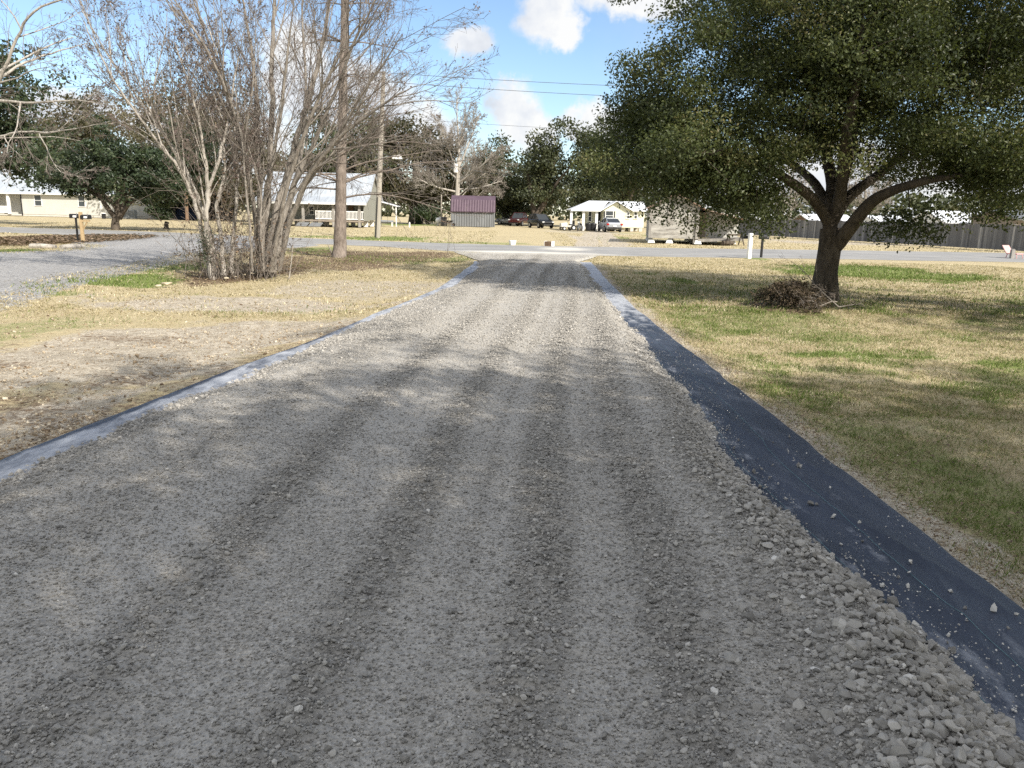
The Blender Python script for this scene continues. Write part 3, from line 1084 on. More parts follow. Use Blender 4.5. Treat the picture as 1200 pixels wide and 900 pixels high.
# crumbs of earth on the bare strip left of the drive
r = np.random.default_rng(17)
n = 16000
y = 3.2 + 11 * r.random(n) ** 1.25
x = fl(y) - .03 - np.minimum(.7 * y - 2, 8) * r.random(n) ** 1.15
q = fbm(x * 1.4, y * 1.9, 0, 95, 5)
k = (r.random(n) < .12 + 2.6 * np.clip(q - .44, 0, 1) * 2) & (np.abs(x) < .72 * y + .6)
x, y, q = x[k], y[k], q[k]
s = np.clip(r.lognormal(math.log(.010), .5, len(x)), .003, .035)
m = 9000
y2_ = 2.4 + 10 * r.random(m) ** 1.3
x2_ = fr(y2_) + .01 + np.abs(r.normal(0, .22, m)) + 1.6 * (r.random(m) < .25) * r.random(m)
s2_ = np.clip(r.lognormal(math.log(.0055), .45, m), .002, .016)
x, y, s = np.concatenate([x, x2_]), np.concatenate([y, y2_]), np.concatenate([s, s2_])
V, F, O = scatter(np.column_stack([x, y, zground(x, y) + s * .25]), s, SMALL, r)
t = NT('earth_crumb')
t.base(t.ramp(t.attr('rnd'), [(0, (.12, .085, .058)), (.4, (.27, .21, .145)), (.7, (.43, .37, .28)), (1, (.56, .50, .40))]))
t.rough(.95, .1)
M['crumb'] = t.m
rc = np.clip(r.normal(.5, .25, len(x)), 0, 1)
tag(mesh_np('earth_crumbs', V, [F], M['crumb'], None, False, {'rnd': ('FACE', rc[O])}), 'loose crumbs of earth on the bare soil beside the drive', 'earth', kind='stuff')
# ------------------------------------------------------------------ trees


def tubes(polys, sides):
    groups = {}
    for p, r in polys:
        groups.setdefault(len(p), []).append((p, r))
    Vs, Fs, n0 = [], [], 0
    for n, lst in groups.items():
        P = np.array([a for a, b in lst], float)
        R = np.array([b for a, b in lst], float)
        T = np.zeros_like(P)
        T[:, 1:-1] = P[:, 2:] - P[:, :-2]
        T[:, 0] = P[:, 1] - P[:, 0]
        T[:, -1] = P[:, -1] - P[:, -2]
        T /= np.linalg.norm(T, axis=2, keepdims=True) + 1e-9
        mean = P[:, -1] - P[:, 0]
        ref = np.where((np.abs(mean[:, 2]) > .8 * np.linalg.norm(mean, axis=1))[:, None], [[1., .13, 0]], [[.1, .07, 1.]])
        A = np.cross(T, ref[:, None, :])
        A /= np.linalg.norm(A, axis=2, keepdims=True) + 1e-9
        Bv = np.cross(T, A)
        an = 2 * np.pi * np.arange(sides) / sides
        ring = P[:, :, None, :] + R[:, :, None, None] * (A[:, :, None, :] * np.cos(an)[None, None, :, None] + Bv[:, :, None, :] * np.sin(an)[None, None, :, None])
        Vs.append(ring.reshape(-1, 3))
        b = n0 + (np.arange(len(lst)) * n * sides)[:, None, None, None]
        i = np.arange(n - 1)[None, :, None, None] * sides
        k = np.arange(sides)[None, None, :, None]
        k2 = (k + 1) % sides
        f = np.concatenate([b + i + k, b + i + k2, b + i + sides + k2, b + i + sides + k], -1)
        Fs.append(f.reshape(-1, 4))
        n0 += len(lst) * n * sides
    return np.concatenate(Vs), np.concatenate(Fs)


def tube_obj(name, polys, sides, mat_, parent, smooth=True):
    V, F = tubes(polys, sides)
    return mesh_np(name, V, [F], mat_, parent, smooth)


def leaf_obj(name, P, size, mat_, parent, rng, up=.3, aspect=.55, rnd=None, stuff=False):
    N = len(P)
    n = rng.normal(size=(N, 3))
    n /= np.linalg.norm(n, axis=1)[:, None]
    n[:, 2] += up
    n /= np.linalg.norm(n, axis=1)[:, None]
    a = np.cross(n, rng.normal(size=(N, 3)))
    a /= np.linalg.norm(a, axis=1)[:, None] + 1e-9
    b = np.cross(n, a)
    L = (size * rng.uniform(.65, 1.3, N))[:, None]
    W = L * aspect
    V = np.zeros((N, 4, 3))
    V[:, 0] = P - a * L * .5
    V[:, 1] = P + b * W * .5 + n * L * .08
    V[:, 2] = P + a * L * .5
    V[:, 3] = P - b * W * .5 + n * L * .08
    F = np.arange(N)[:, None] * 4 + np.arange(4)[None]
    if rnd is None: rnd = np.clip(rng.normal(.45, .24, N), 0, 1)
    return mesh_np(name, V.reshape(-1, 3), [F], mat_, parent, False, {'rnd': ('FACE', rnd)})


def smooth_poly(pts, rad, k=4, wob=0, rng=None):
    """Catmull-Rom through pts"""
    pts = np.array(pts, float)
    rad = np.array(rad, float)
    e = np.vstack([2 * pts[0] - pts[1], pts, 2 * pts[-1] - pts[-2]])
    o, ro = [], []
    for i in range(len(pts) - 1):
        p0, p1, p2, p3 = e[i:i + 4]
        for j in range(k):
            t_ = j / k
            o.append(.5 * (2 * p1 + (p2 - p0) * t_ + (2 * p0 - 5 * p1 + 4 * p2 - p3) * t_ ** 2 + (3 * p1 - p0 - 3 * p2 + p3) * t_ ** 3))
            ro.append(rad[i] * (1 - t_) + rad[i + 1] * t_)
    o.append(pts[-1])
    ro.append(rad[-1])
    o, ro = np.array(o), np.array(ro)
    if wob and rng is not None:
        o[1:] += rng.normal(0, wob, (len(o) - 1, 3)) * np.minimum(1, ro[1:, None] * 8 + .3)
    return o, ro


def grow(out_, p, d, L, r, lev, spec, rng, tips=None):
    """recursive bare branch; spec[lev] = dict(n, seg, ratio, ang, wander, up, start, taper)"""
    s = spec[lev]
    n = s['seg']
    pts, rad = [np.array(p, float)], [r]
    d = np.array(d, float)
    for i in range(n):
        d = d + rng.normal(0, s['wander'], 3)
        d[2] += s['up']
        d /= np.linalg.norm(d)
        pts.append(pts[-1] + d * L / n)
        rad.append(max(r * (1 - (1 - s.get('taper', .35)) * (i + 1) / n), s.get('min', .003)))
    out_.append((np.array(pts), np.array(rad), lev))
    spawn(out_, np.array(pts), np.array(rad), L, lev, spec, rng, tips)


def spawn(out_, pts, rad, L, lev, spec, rng, tips=None):
    if lev + 1 >= len(spec):
        if tips is not None: tips.append(pts)
        return
    s, c = spec[lev], spec[lev + 1]
    m = len(pts) - 1
    for j in range(s['n']):
        f = s['start'] + (1 - s['start']) * (j + rng.random()) / s['n']
        q = f * m
        i = min(int(q), m - 1)
        p = pts[i] + (pts[i + 1] - pts[i]) * (q - i)
        t_ = pts[i + 1] - pts[i]
        t_ /= np.linalg.norm(t_) + 1e-9
        v_ = rng.normal(size=3) * np.array(s.get('spread', (1, 1, 1)))
        v_ -= t_ * (v_ @ t_)
        v_ /= np.linalg.norm(v_) + 1e-9
        a = math.radians(s['ang'] * rng.uniform(.7, 1.3))
        d = t_ * math.cos(a) + v_ * math.sin(a)
        Lc = L * s['ratio'] * rng.uniform(.6, 1.25) * (1.12 - .55 * f)
        rc = min(rad[i] * .7, max(Lc * s.get('rl', .011), c.get('min', .003)))
        grow(out_, p, d, Lc, rc, lev + 1, spec, rng, tips)


def bare_parts(root, polys, m_big, m_small, cut=1, name1='branch', name2='twig'):
    big = [(a, b) for a, b, l in polys if l <= cut]
    small = [(a, b) for a, b, l in polys if l > cut]
    if big: tube_obj(name1, big, 6, m_big, root)
    if small: tube_obj(name2, small, 3, m_small, root)


def leafy(name, label, base, limbs, centers, nleaf, lsize, leaf_m, bark_m, seed, group=None, csize=.45, sides=8, extra_shade=None, flat=.6, up=.3, twig_r=.006, limb_sub=4, aspect=.55):
    """evergreen: limbs (world polylines with radii), leaf clumps at centers, each clump tied to the limbs by a branch"""
    rng = np.random.default_rng(seed)
    base = np.array(base, float)
    root = empty(name, base, 0, label, 'tree', group)
    lp = [smooth_poly(np.array(p) - base, r_, limb_sub) for p, r_ in limbs]
    tube_obj('trunk', [lp[0]], 12, bark_m, root)
    if len(lp) > 1: tube_obj('limb', lp[1:], sides, bark_m, root)
    nodes = np.concatenate([a[len(a) // 3:] for a, b in lp[1:]] if len(lp) > 1 else [lp[0][0][len(lp[0][0]) // 2:]])
    nrad = np.concatenate([b[len(b) // 3:] for a, b in lp[1:]] if len(lp) > 1 else [lp[0][1][len(lp[0][1]) // 2:]])
    C = np.array(centers, float) - base
    dist = np.array([np.min(np.linalg.norm(nodes - c, axis=1)) for c in C])
    polys = []
    NN, RR = list(nodes), list(nrad)
    for i in np.argsort(dist):
        c = C[i]
        arr = np.array(NN)
        d = np.linalg.norm(arr - c, axis=1) + .25 * np.maximum(0, arr[:, 2] - c[2])
        j = int(np.argmin(d))
        p = arr[j]
        L = np.linalg.norm(c - p)
        mid = (p + c) / 2 + np.array([0, 0, .10 * L]) + rng.normal(0, .07 * L + 1e-4, 3)
        r0 = min(RR[j] * .6, .008 + .012 * L)
        P_, R_ = smooth_poly([p, mid, c], [r0, r0 * .75, max(r0 * .5, twig_r)], 2)
        polys.append((P_, R_))
        for q in P_[2:]:
            NN.append(q)
            RR.append(max(r0 * .6, twig_r))
    tube_obj('branch', polys, 4, bark_m, root)
    k = rng.poisson(nleaf, len(C))
    P_ = np.repeat(C, k, 0)
    sz = np.repeat(rng.uniform(.7, 1.3, len(C)) * csize, k)
    off = rng.normal(0, 1, (len(P_), 3))
    off *= (rng.random(len(P_)) ** .45 / (np.linalg.norm(off, axis=1) + 1e-9))[:, None]
    off[:, 2] *= flat
    P_ = P_ + off * sz[:, None]
    tone = np.repeat(rng.normal(0, .19, len(C)), k)
    rnd = np.clip(rng.normal(.45, .15, len(P_)) + tone, 0, 1)
    leaf_obj('crown', P_, lsize, leaf_m, root, rng, up, aspect, rnd)
    return root


def blob(n, c, rad, rng, zmin=None, hollow=.45, lumpy=.3, thr=.40, ns=.55, seed=0):
    """clump centres in an uneven crown: shell-heavy ellipsoid with lobes and holes"""
    o = []
    c, rad = np.array(c, float), np.array(rad, float)
    while len(o) < n:
        d = rng.normal(size=3)
        d /= np.linalg.norm(d)
        k = 1 + lumpy * 2 * (fbm(d[0] * 1.8 + 7, d[1] * 1.8 + 3, d[2] * 1.8 + seed, 100 + seed, 2) - .5)
        q = c + d * rad * k * rng.random() ** hollow
        if zmin is not None and q[2] < (zmin(q) if callable(zmin) else zmin): continue
        if fbm(q[0] * ns, q[1] * ns, q[2] * ns, 200 + seed, 2) < thr: continue
        o.append(q)
    return np.array(o)


# --- the big live oak on the right lawn
OB = at(967, 350, 16.34)
OB.z = 0


def L3(*a):
    return [tuple(at(u, v, y)) for u, v, y in a]


oak_limbs = [
    ([(OB.x, OB.y, -.4)] + L3((966, 343, 16.3), (968, 318, 16.3), (972, 292, 16.3), (973, 268, 16.35)), [.36, .29, .23, .225, .20]),
    (L3((972, 300, 16.3), (983, 284, 16.2), (997, 266, 15.9), (1020, 238, 15.5), (1045, 224, 15.1), (1085, 212, 14.6), (1130, 205, 14.2)), [.13, .155, .14, .12, .10, .075, .04]),
    (L3((973, 270, 16.3), (971, 245, 16.4), (975, 215, 16.8), (965, 170, 17.4), (950, 110, 18), (940, 60, 18.5)), [.15, .145, .125, .11, .08, .04]),
    (L3((972, 262, 16.3), (958, 240, 16.1), (942, 224, 15.8), (905, 200, 15.2), (860, 180, 14.8), (800, 180, 14.6)), [.12, .11, .10, .085, .06, .03]),
    (L3((974, 262, 16.3), (984, 232, 16.2), (988, 195, 15.9), (993, 150, 15.4), (1005, 90, 15), (1010, 30, 14.8)), [.13, .13, .115, .10, .075, .04]),
    (L3((975, 262, 16.3), (990, 236, 16.6), (1008, 220, 17.0), (1035, 200, 17.8), (1080, 160, 18.8), (1120, 130, 19.4)), [.12, .12, .11, .095, .07, .03]),
    (L3((972, 250, 16.3), (955, 215, 17.0), (925, 190, 18), (880, 160, 19), (830, 150, 19.5)), [.10, .095, .08, .06, .03]),
    (L3((985, 225, 16.2), (1000, 150, 16.4), (995, 60, 16.6), (1000, -60, 16.8), (1000, -120, 17)), [.11, .10, .085, .06, .03]),
]
rng = np.random.default_rng(11)


def oak_floor(q):
    dx = q[0] - OB.x
    fl_ = np.interp(dx, [-4.2, -2.9, -1.7, -1.0, .3, 1.6, 2.6, 5], [2.4, 1.85, 1.8, 2.75, 2.95, 2.4, 1.95, 2.0])
    return fl_ + .5 * (fbm(q[0] * 1.3, q[1] * 1.3, 0, 5, 2) - .5)


cc = blob(760, (OB.x - .1, OB.y + .1, 4.7), (4.9, 4.8, 4.5), rng, oak_floor, .52, .28, .41, .6, 1)
cc = np.vstack([cc, blob(330, (OB.x + 2.6, OB.y - .3, 4.9), (4.3, 4.6, 3.9), rng, oak_floor, .5, .28, .43, .6, 2),
                blob(110, tuple(at(815, 205, 15.4)), (2.3, 2.6, 1.25), rng, oak_floor, .6, .2, .3, .6, 3), blob(80, tuple(at(775, 145, 16.6)), (1.25, 2.4, 1.5), rng, oak_floor, .6, .2, .3, .6, 5), blob(60, tuple(at(1120, 215, 14.2)), (1.7, 2.4, .9), rng, oak_floor, .6, .2, .3, .6, 4)])
low = [at(u, v, y) for u, v, y in [(1062, 268, 14.3), (1050, 262, 14.5), (1075, 262, 14.4), (1040, 270, 14.4), (1085, 274, 14.2), (1066, 252, 14.5), (900, 262, 14.6), (884, 258, 14.7), (912, 250, 14.8), (850, 258, 14.9), (820, 262, 15), (785, 247, 15.3), (765, 238, 15.2), (870, 245, 14.9),
                                   (1100, 246, 13.6), (1140, 248, 13.4), (1170, 252, 13.3), (1190, 245, 13.4), (1150, 235, 13.6), (725, 205, 16), (722, 214, 16), (742, 222, 15.6), (736, 180, 16), (748, 150, 16.2), (765, 110, 16.4), (790, 70, 16.6), (815, 35, 16.8)]]
cc = np.vstack([cc, np.array([tuple(p) for p in low])])
oak = leafy('live_oak', 'large dark green live oak with forked trunk on the lawn right of the drive', (OB.x, OB.y, 0), oak_limbs, cc, 310, .066, M['leaf_oak'], M['bark_oak'], 21, None, .55, 8)

# neighbours of that oak, behind and beside the camera, whose shade lies on the drive and the near lawn
rng = np.random.default_rng(19)
sc_ = blob(430, (0, 0, 7.6), (6.0, 6.0, 4.2), rng, 3.4, .5, .25, .41, .45, 9)
S_L = [([(0, 0, -.4), (0, 0, 1.2), (.1, 0, 2.6), (.15, .1, 4)], [.5, .36, .32, .26])]
for a_, L_, z_ in ((.3, 4.2, 7), (1.5, 4.6, 6.2), (2.7, 4, 7.5), (3.9, 4.5, 6), (5.2, 4.2, 7), (.9, 2, 10)):
    S_L.append(([(.1, .05, 2.6), (math.cos(a_) * L_ * .45, math.sin(a_) * L_ * .45, z_ * .65), (math.cos(a_) * L_, math.sin(a_) * L_, z_)], [.2, .15, .06]))
GS = 'live oaks shading the drive'
LS = 'live oak beyond the edge of the picture that shades the near drive'
shade = leafy('live_oak', LS, (0, 0, 0), S_L, sc_, 152, .11, M['leaf_oak'], M['bark_oak'], 23, GS, .62, 7)
spots = ((6.0, -5.6, .92, 3.3), (9.3, -4.2, 1.0, 2.1), (4.0, -9.2, 1.0, .7), (15.5, -7.2, 1.05, 5.2), (14.6, 8.6, .62, 4.0))
for i, (x, y, sc, rz) in enumerate(spots):
    o = shade if i == 0 else copy_tree(shade)
    o.location = (x, y, 0)
    o.scale = (sc, sc, sc)
    o.rotation_euler.z = rz

# --- multi-stemmed bare tree left of the drive
SPEC = [dict(n=8, seg=8, ratio=.44, ang=27, wander=.06, up=.025, start=.26, rl=.0075, taper=.3),
        dict(n=8, seg=6, ratio=.50, ang=32, wander=.08, up=.04, start=.12, rl=.0065, min=.005, taper=.3),
        dict(n=4, seg=5, ratio=.55, ang=33, wander=.09, up=.05, start=.15, rl=.006, min=.0032, taper=.5),
        dict(n=3, seg=4, ratio=.55, ang=36, wander=.10, up=.05, start=.2, rl=.005, min=.0026, taper=.7),
        dict(n=0, seg=3, ratio=.5, ang=36, wander=.12, up=.06, start=.2, min=.0023, taper=.8)]


def bare_tree(name, label, base, stems, spec, seed, m1, m2, cat='tree', buds=0, group=None, bud_m=None, cut=1, thick=1.0):
    rng = np.random.default_rng(seed)
    base = np.array(base, float)
    root = empty(name, base, 0, label, cat, group)
    polys, tips, trunk = [], [], []
    for p, r_ in stems:
        a, b = smooth_poly(np.array(p) - base, np.array(r_) * thick, 4, .02, rng)
        trunk.append((a, b))
        L = np.sum(np.linalg.norm(np.diff(a, axis=0), axis=1))
        spawn(polys, a, b, L, 0, spec, rng, tips)
    for a, b in trunk: tube_obj('stem' if len(trunk) > 1 else 'trunk', [(a, b)], 9, m1, root)
    bare_parts(root, polys, m1, m2, cut)
    if buds:
        P_ = np.concatenate([t_[1:] for t_ in tips])
        P_ = P_[rng.random(len(P_)) < buds] + rng.normal(0, .02, (1, 3))
        leaf_obj('bud', P_, .05, bud_m or M['bud'], root, rng, 0, .6, rng.random(len(P_)))
    return root


CB = gp(312, 320)
main_stems = [
    (L3((321, 318, 19.0), (326, 290, 19.0), (335, 245, 19.0), (350, 205, 18.9), (368, 168, 18.8), (392, 110, 18.5), (415, 50, 18.2), (435, 10, 18.0), (455, -40, 17.8)), [.115, .10, .095, .085, .07, .055, .04, .03, .015]),
    (L3((314, 318, 19.3), (318, 275, 19.3), (326, 240, 19.4), (338, 200, 19.5), (350, 155, 19.6), (364, 110, 19.8), (378, 50, 20), (385, 0, 20.2), (392, -70, 20.4)), [.15, .13, .12, .11, .10, .085, .07, .055, .02]),
    (L3((310, 318, 19.6), (312, 270, 19.6), (315, 220, 19.7), (318, 150, 19.9), (319, 80, 20.1), (321, 10, 20.3), (325, -80, 20.5)), [.13, .11, .10, .09, .075, .055, .02]),
    (L3((305, 318, 19.4), (306, 270, 19.4), (304, 220, 19.5), (302, 160, 19.6), (299, 100, 19.8), (292, 40, 20), (280, -30, 20.2)), [.12, .10, .09, .08, .065, .05, .02]),
    (L3((303, 317, 19.7), (300, 260, 19.9), (290, 200, 20.2), (275, 140, 20.5), (255, 80, 20.9), (235, 20, 21.2), (215, -40, 21.5)), [.10, .08, .07, .06, .05, .035, .015]),
    (L3((325, 316, 19.5), (336, 262, 19.9), (345, 215, 20.3), (355, 165, 20.8), (358, 110, 21.3), (355, 40, 21.8), (352, -40, 22)), [.10, .085, .075, .065, .05, .04, .015]),
    (L3((326, 317, 19.2), (340, 255, 18.8), (362, 205, 18.4), (395, 165, 18.0), (430, 135, 17.6), (460, 115, 17.4), (488, 100, 17.2)), [.085, .07, .06, .05, .04, .028, .010]),
    (L3((318, 318, 18.8), (328, 260, 18.4), (345, 190, 18.0), (372, 120, 17.6), (400, 60, 17.2), (430, 15, 17)), [.08, .065, .06, .05, .035, .012]),
    (L3((327, 317, 19.3), (345, 250, 19), (375, 190, 18.6), (412, 130, 18.2), (445, 80, 17.9), (472, 40, 17.6)), [.08, .07, .06, .045, .03, .01]),
    (L3((308, 318, 18.9), (309, 240, 18.6), (325, 160, 18.3), (335, 80, 18), (345, 0, 17.7)), [.07, .06, .05, .04, .015]),
    (L3((304, 318, 19.2), (296, 230, 18.8), (280, 150, 18.4), (258, 90, 18), (225, 30, 17.7), (190, -20, 17.5)), [.07, .06, .05, .04, .03, .012]),
    (L3((309, 316, 18.2), (306, 270, 18.2), (306, 235, 18.2), (300, 200, 18.2), (290, 170, 18.3)), [.034, .032, .028, .022, .012]),
    (L3((296, 318, 18.2), (294, 280, 18.2), (290, 235, 18.2), (286, 190, 18.2), (280, 150, 18.2), (275, 100, 18.3)), [.042, .038, .036, .03, .022, .012]),
]
bare_tree('bare_tree', 'large multi-stemmed bare grey tree fanning upward left of the drive', (CB[0], CB[1], 0), main_stems, SPEC, 5, M['bark_grey'], M['twig'], buds=.12, thick=.73)
LB = gp(248, 326)
left_stems = [
    (L3((250, 328, 18.2), (246, 300, 18.2), (242, 270, 18.2), (243, 240, 18.2), (244, 222, 18.2), (240, 190, 18.2), (236, 160, 18.1), (225, 110, 18), (205, 50, 17.8)), [.085, .07, .062, .06, .055, .04, .032, .024, .012]),
    (L3((243, 240, 18.2), (246, 215, 18.25), (256, 190, 18.3), (262, 165, 18.4), (268, 138, 18.5), (275, 90, 18.6), (285, 40, 18.7)), [.055, .05, .045, .04, .032, .022, .010]),
    (L3((247, 322, 18.4), (238, 280, 18.4), (231, 245, 18.3), (222, 222, 18.2), (204, 190, 18), (186, 168, 17.8), (165, 140, 17.6), (140, 105, 17.4), (115, 60, 17.2), (95, 20, 17)), [.075, .06, .052, .046, .038, .034, .028, .022, .016, .008]),
    (L3((262, 322, 18.5), (259, 280, 18.5), (254, 240, 18.5), (262, 210, 18.5), (263, 180, 18.6), (250, 130, 18.8), (235, 70, 19)), [.07, .055, .05, .04, .035, .025, .010]),
    (L3((255, 322, 18.7), (245, 270, 18.8), (225, 215, 19), (200, 170, 19.2), (165, 120, 19.4), (130, 70, 19.6), (95, 10, 19.8)), [.065, .055, .045, .04, .03, .022, .010]),
    (L3((272, 320, 18.8), (274, 270, 18.8), (278, 220, 18.9), (276, 160, 19), (262, 90, 19.2), (240, 20, 19.4)), [.06, .05, .042, .034, .024, .010]),
]
bare_tree('bare_tree', 'smaller bare pale-barked tree leaning left at the gravel side drive', (LB[0], LB[1], 0), left_stems, [dict(s_, n=n_) for s_, n_ in zip(SPEC, (10, 8, 5, 4, 0))], 8, M['bark_pale'], M['twig'], buds=.3, thick=.85)

# tangle of vines and brush round their feet
rng = np.random.default_rng(31)
polys = []
ub = np.array([*gp(275, 322), 0.])
for i in range(140):
    u = rng.choice([rng.normal(250, 14), rng.normal(300, 16), rng.uniform(240, 328)])
    y = rng.uniform(17.9, 20)
    x = at(u, 320, y).x
    L = rng.lognormal(math.log(1.1), .5)
    grow(polys, np.array([x, y, -.02]) - ub, rng.normal(0, .25, 3) + np.array([0, 0, 1]), L, rng.uniform(.004, .011), 0,
         [dict(n=4, seg=6, ratio=.5, ang=40, wander=.16, up=.0, start=.3, rl=.006, min=.003), dict(n=2, seg=4, ratio=.5, ang=40, wander=.18, up=-.05, start=.2, min=.0028), dict(n=0, seg=3, ratio=.5, ang=40, wander=.2, up=-.06, start=.2, min=.0025)], rng)
bt = empty('brush', ub, 0, 'tangle of bare vines and dead leaves round the feet of the bare trees', 'undergrowth')
tube_obj('vine', [(a, b) for a, b, l in polys], 3, M['twig'], bt)
P_ = np.concatenate([a[2:] for a, b, l in polys])
P_ = P_[rng.random(len(P_)) < .16]
P2 = np.array([tuple(at(rng.normal(268, 14), rng.uniform(185, 290), rng.uniform(18, 19.5))) for _ in range(520)]) - ub
P3 = np.array([tuple(at(rng.normal(240, 5), rng.normal(285, 12), rng.uniform(17.9, 18.3))) for _ in range(260)]) - ub
leaf_obj('leaf', np.vstack([P_, P2]) + rng.normal(0, .03, (len(P_) + len(P2), 3)), .07, M['leaf_dead'], bt, rng)
leaf_obj('leaf', P3, .06, M['leaf_dark'], bt, rng)

# --- bald cypress trunk by the street
CYB = gp(398, 301)
rng = np.random.default_rng(41)
cy = empty('bald_cypress', (CYB[0], CYB[1], 0), 0, 'tall straight bare cypress trunk standing by the street left of the drive', 'tree')
cb = np.array([CYB[0], CYB[1], 0.])
tp = [tuple(cb + [0, 0, -.6])] + L3((398, 292, 28), (399, 250, 28), (401, 150, 28), (403, 50, 28), (405, -60, 28), (407, -150, 28))
a, b = smooth_poly(np.array(tp) - cb, [.30, .24, .20, .165, .13, .09, .04], 5, .01, rng)
tube_obj('trunk', [(a, b)], 12, M['bark_cypress'], cy)
CSP = [dict(n=0, seg=8, ratio=.3, ang=70, wander=.05, up=0, start=.2),
       dict(n=11, seg=8, ratio=.42, ang=42, wander=.07, up=-.055, start=.15, rl=.007, min=.006, taper=.25),
       dict(n=6, seg=5, ratio=.5, ang=40, wander=.1, up=-.05, start=.15, rl=.007, min=.0055, taper=.5),
       dict(n=0, seg=4, ratio=.5, ang=40, wander=.12, up=-.06, start=.2, min=.005, taper=.7)]
polys = []
for i in range(46):
    z = rng.uniform(1.9, 11.5)
    k = np.searchsorted(a[:, 2], z)
    p = a[min(k, len(a) - 1)]
    az = rng.random() * 2 * PI
    L = rng.uniform(1.6, 3.4) * (1 if z < 6 else .75)
    grow(polys, p, (math.cos(az), math.sin(az), rng.uniform(.1, .5)), L, .014 + .006 * L, 1, CSP, rng)
for u, v, y, L, dx, dz in [(402, 232, 28, 4.3, 1, .25), (402, 215, 28, 4.6, 1, .5), (402, 200, 28, 3.6, 1, .4), (398, 222, 28, 3.2, -1, .1), (398, 205, 28, 3.5, -1, .2), (400, 180, 28, 3.6, 1, .5)]:
    grow(polys, np.array(at(u, v, y)) - cb, (dx, rng.uniform(-.3, .2), dz), L, .035, 1, CSP, rng)
bare_parts(cy, polys, M['bark_cypress'], M['twig'], 1)

# --- pale sycamore at the left edge, trunk outside the picture
sy = at(-75, 300, 21)
sb = np.array([sy.x, sy.y, 0.])
SSP = [dict(n=5, seg=8, ratio=.42, ang=38, wander=.06, up=.0, start=.2, rl=.010, taper=.3),
       dict(n=7, seg=6, ratio=.48, ang=40, wander=.1, up=-.015, start=.15, rl=.008, min=.007, taper=.3),
       dict(n=5, seg=5, ratio=.5, ang=40, wander=.12, up=-.03, start=.15, rl=.008, min=.005, taper=.5),
       dict(n=3, seg=4, ratio=.5, ang=38, wander=.12, up=-.03, start=.2, rl=.008, min=.004, taper=.6),
       dict(n=0, seg=3, ratio=.5, ang=40, wander=.12, up=-.02, start=.2, min=.0035, taper=.8)]
syc = [([tuple(sb + [0, 0, -.1]), tuple(at(-70, 200, 21)), tuple(at(-60, 120, 21)), tuple(at(-50, 40, 21)), tuple(at(-45, -60, 21)), tuple(at(-45, -160, 21))], [.3, .24, .2, .16, .11, .05]),
       (L3((-62, 140, 21), (-20, 110, 20.6), (0, 92, 20.4), (19, 46, 20.2), (40, 14, 20), (82, -4, 19.8), (120, -20, 19.6)), [.085, .065, .055, .045, .036, .024, .010]),
       (L3((-64, 170, 21), (-30, 164, 20.6), (0, 160, 20.3), (24, 154, 20), (56, 155, 19.7), (90, 150, 19.5), (130, 142, 19.3)), [.06, .045, .036, .03, .024, .016, .007]),
       (L3((-58, 110, 21), (-20, 105, 21.5), (20, 78, 22), (60, 62, 22.4), (105, 50, 22.8)), [.08, .06, .045, .03, .010]),
       (L3((46, 156, 19.8), (54, 172, 19.7), (66, 197, 19.6), (86, 205, 19.5), (110, 190, 19.4)), [.02, .018, .012, .008, .005]),
       (L3((-60, 120, 21), (-10, 118, 20), (40, 120, 19.4), (90, 118, 19), (140, 125, 18.6)), [.06, .05, .035, .022, .008])]
bare_tree('sycamore', 'pale-barked bare tree reaching in over the left edge of the picture', sb, syc, SSP, 14, M['bark_pale'], M['twig'], buds=.03, thick=.75)


# --- evergreens farther off
def ever(label, u, vb, d, crown, nl, leaf_m, seed, limbs=None, csize=1.0, lsize=.3, n=150, name='evergreen_tree', group=None, zmin=None, tr=.35, thr=.40, lumpy=.3, bark_m=None, hollow=.45, nsub=5, up=.3):
    """crown: list of photo ellipses (u, v, ru, rv) at distance d"""
    rng = np.random.default_rng(seed)
    b = at(u, vb, d)
    b.z = 0
    cs = []
    tot = sum(ru * rv for _, _, ru, rv in crown)
    for (cu, cv, ru, rv) in crown:
        c = at(cu, cv, d)
        k = d / FPX
        cs.append(blob(max(8, int(n * ru * rv / tot)), tuple(c), (ru * k, ru * k * .85, rv * k), rng, zmin, hollow, lumpy, thr, .35 * 60 / d + .1, seed))
    C = np.vstack(cs)
    top = np.percentile(C[:, 2], 80)
    cen = C.mean(0)
    lim = [([(b.x, b.y, -.1), (b.x + rng.normal(0, .1), b.y, top * .12), (b.x * .7 + cen[0] * .3, b.y, top * .3), (cen[0] * .6 + b.x * .4, cen[1], top * .55)], [tr * 1.4, tr, tr * .85, tr * .6])]
    for i in range(nsub):
        q = C[rng.integers(len(C))]
        s0 = np.array(lim[0][0][2]) * (1 - .3 * rng.random())
        s0 = np.array([b.x + (cen[0] - b.x) * .25, b.y, top * rng.uniform(.16, .32)])
        lim.append(([tuple(s0), tuple(s0 * .55 + q * .45 + np.array([0, 0, .06 * top])), tuple(q)], [tr * .6, tr * .4, tr * .15]))
    if limbs: lim += limbs
    return leafy(name, label, (b.x, b.y, 0), lim, C, nl, lsize, leaf_m, bark_m or M['bark_oak'], seed, group, csize, 6, None, .65, up, .02, 2, .6)


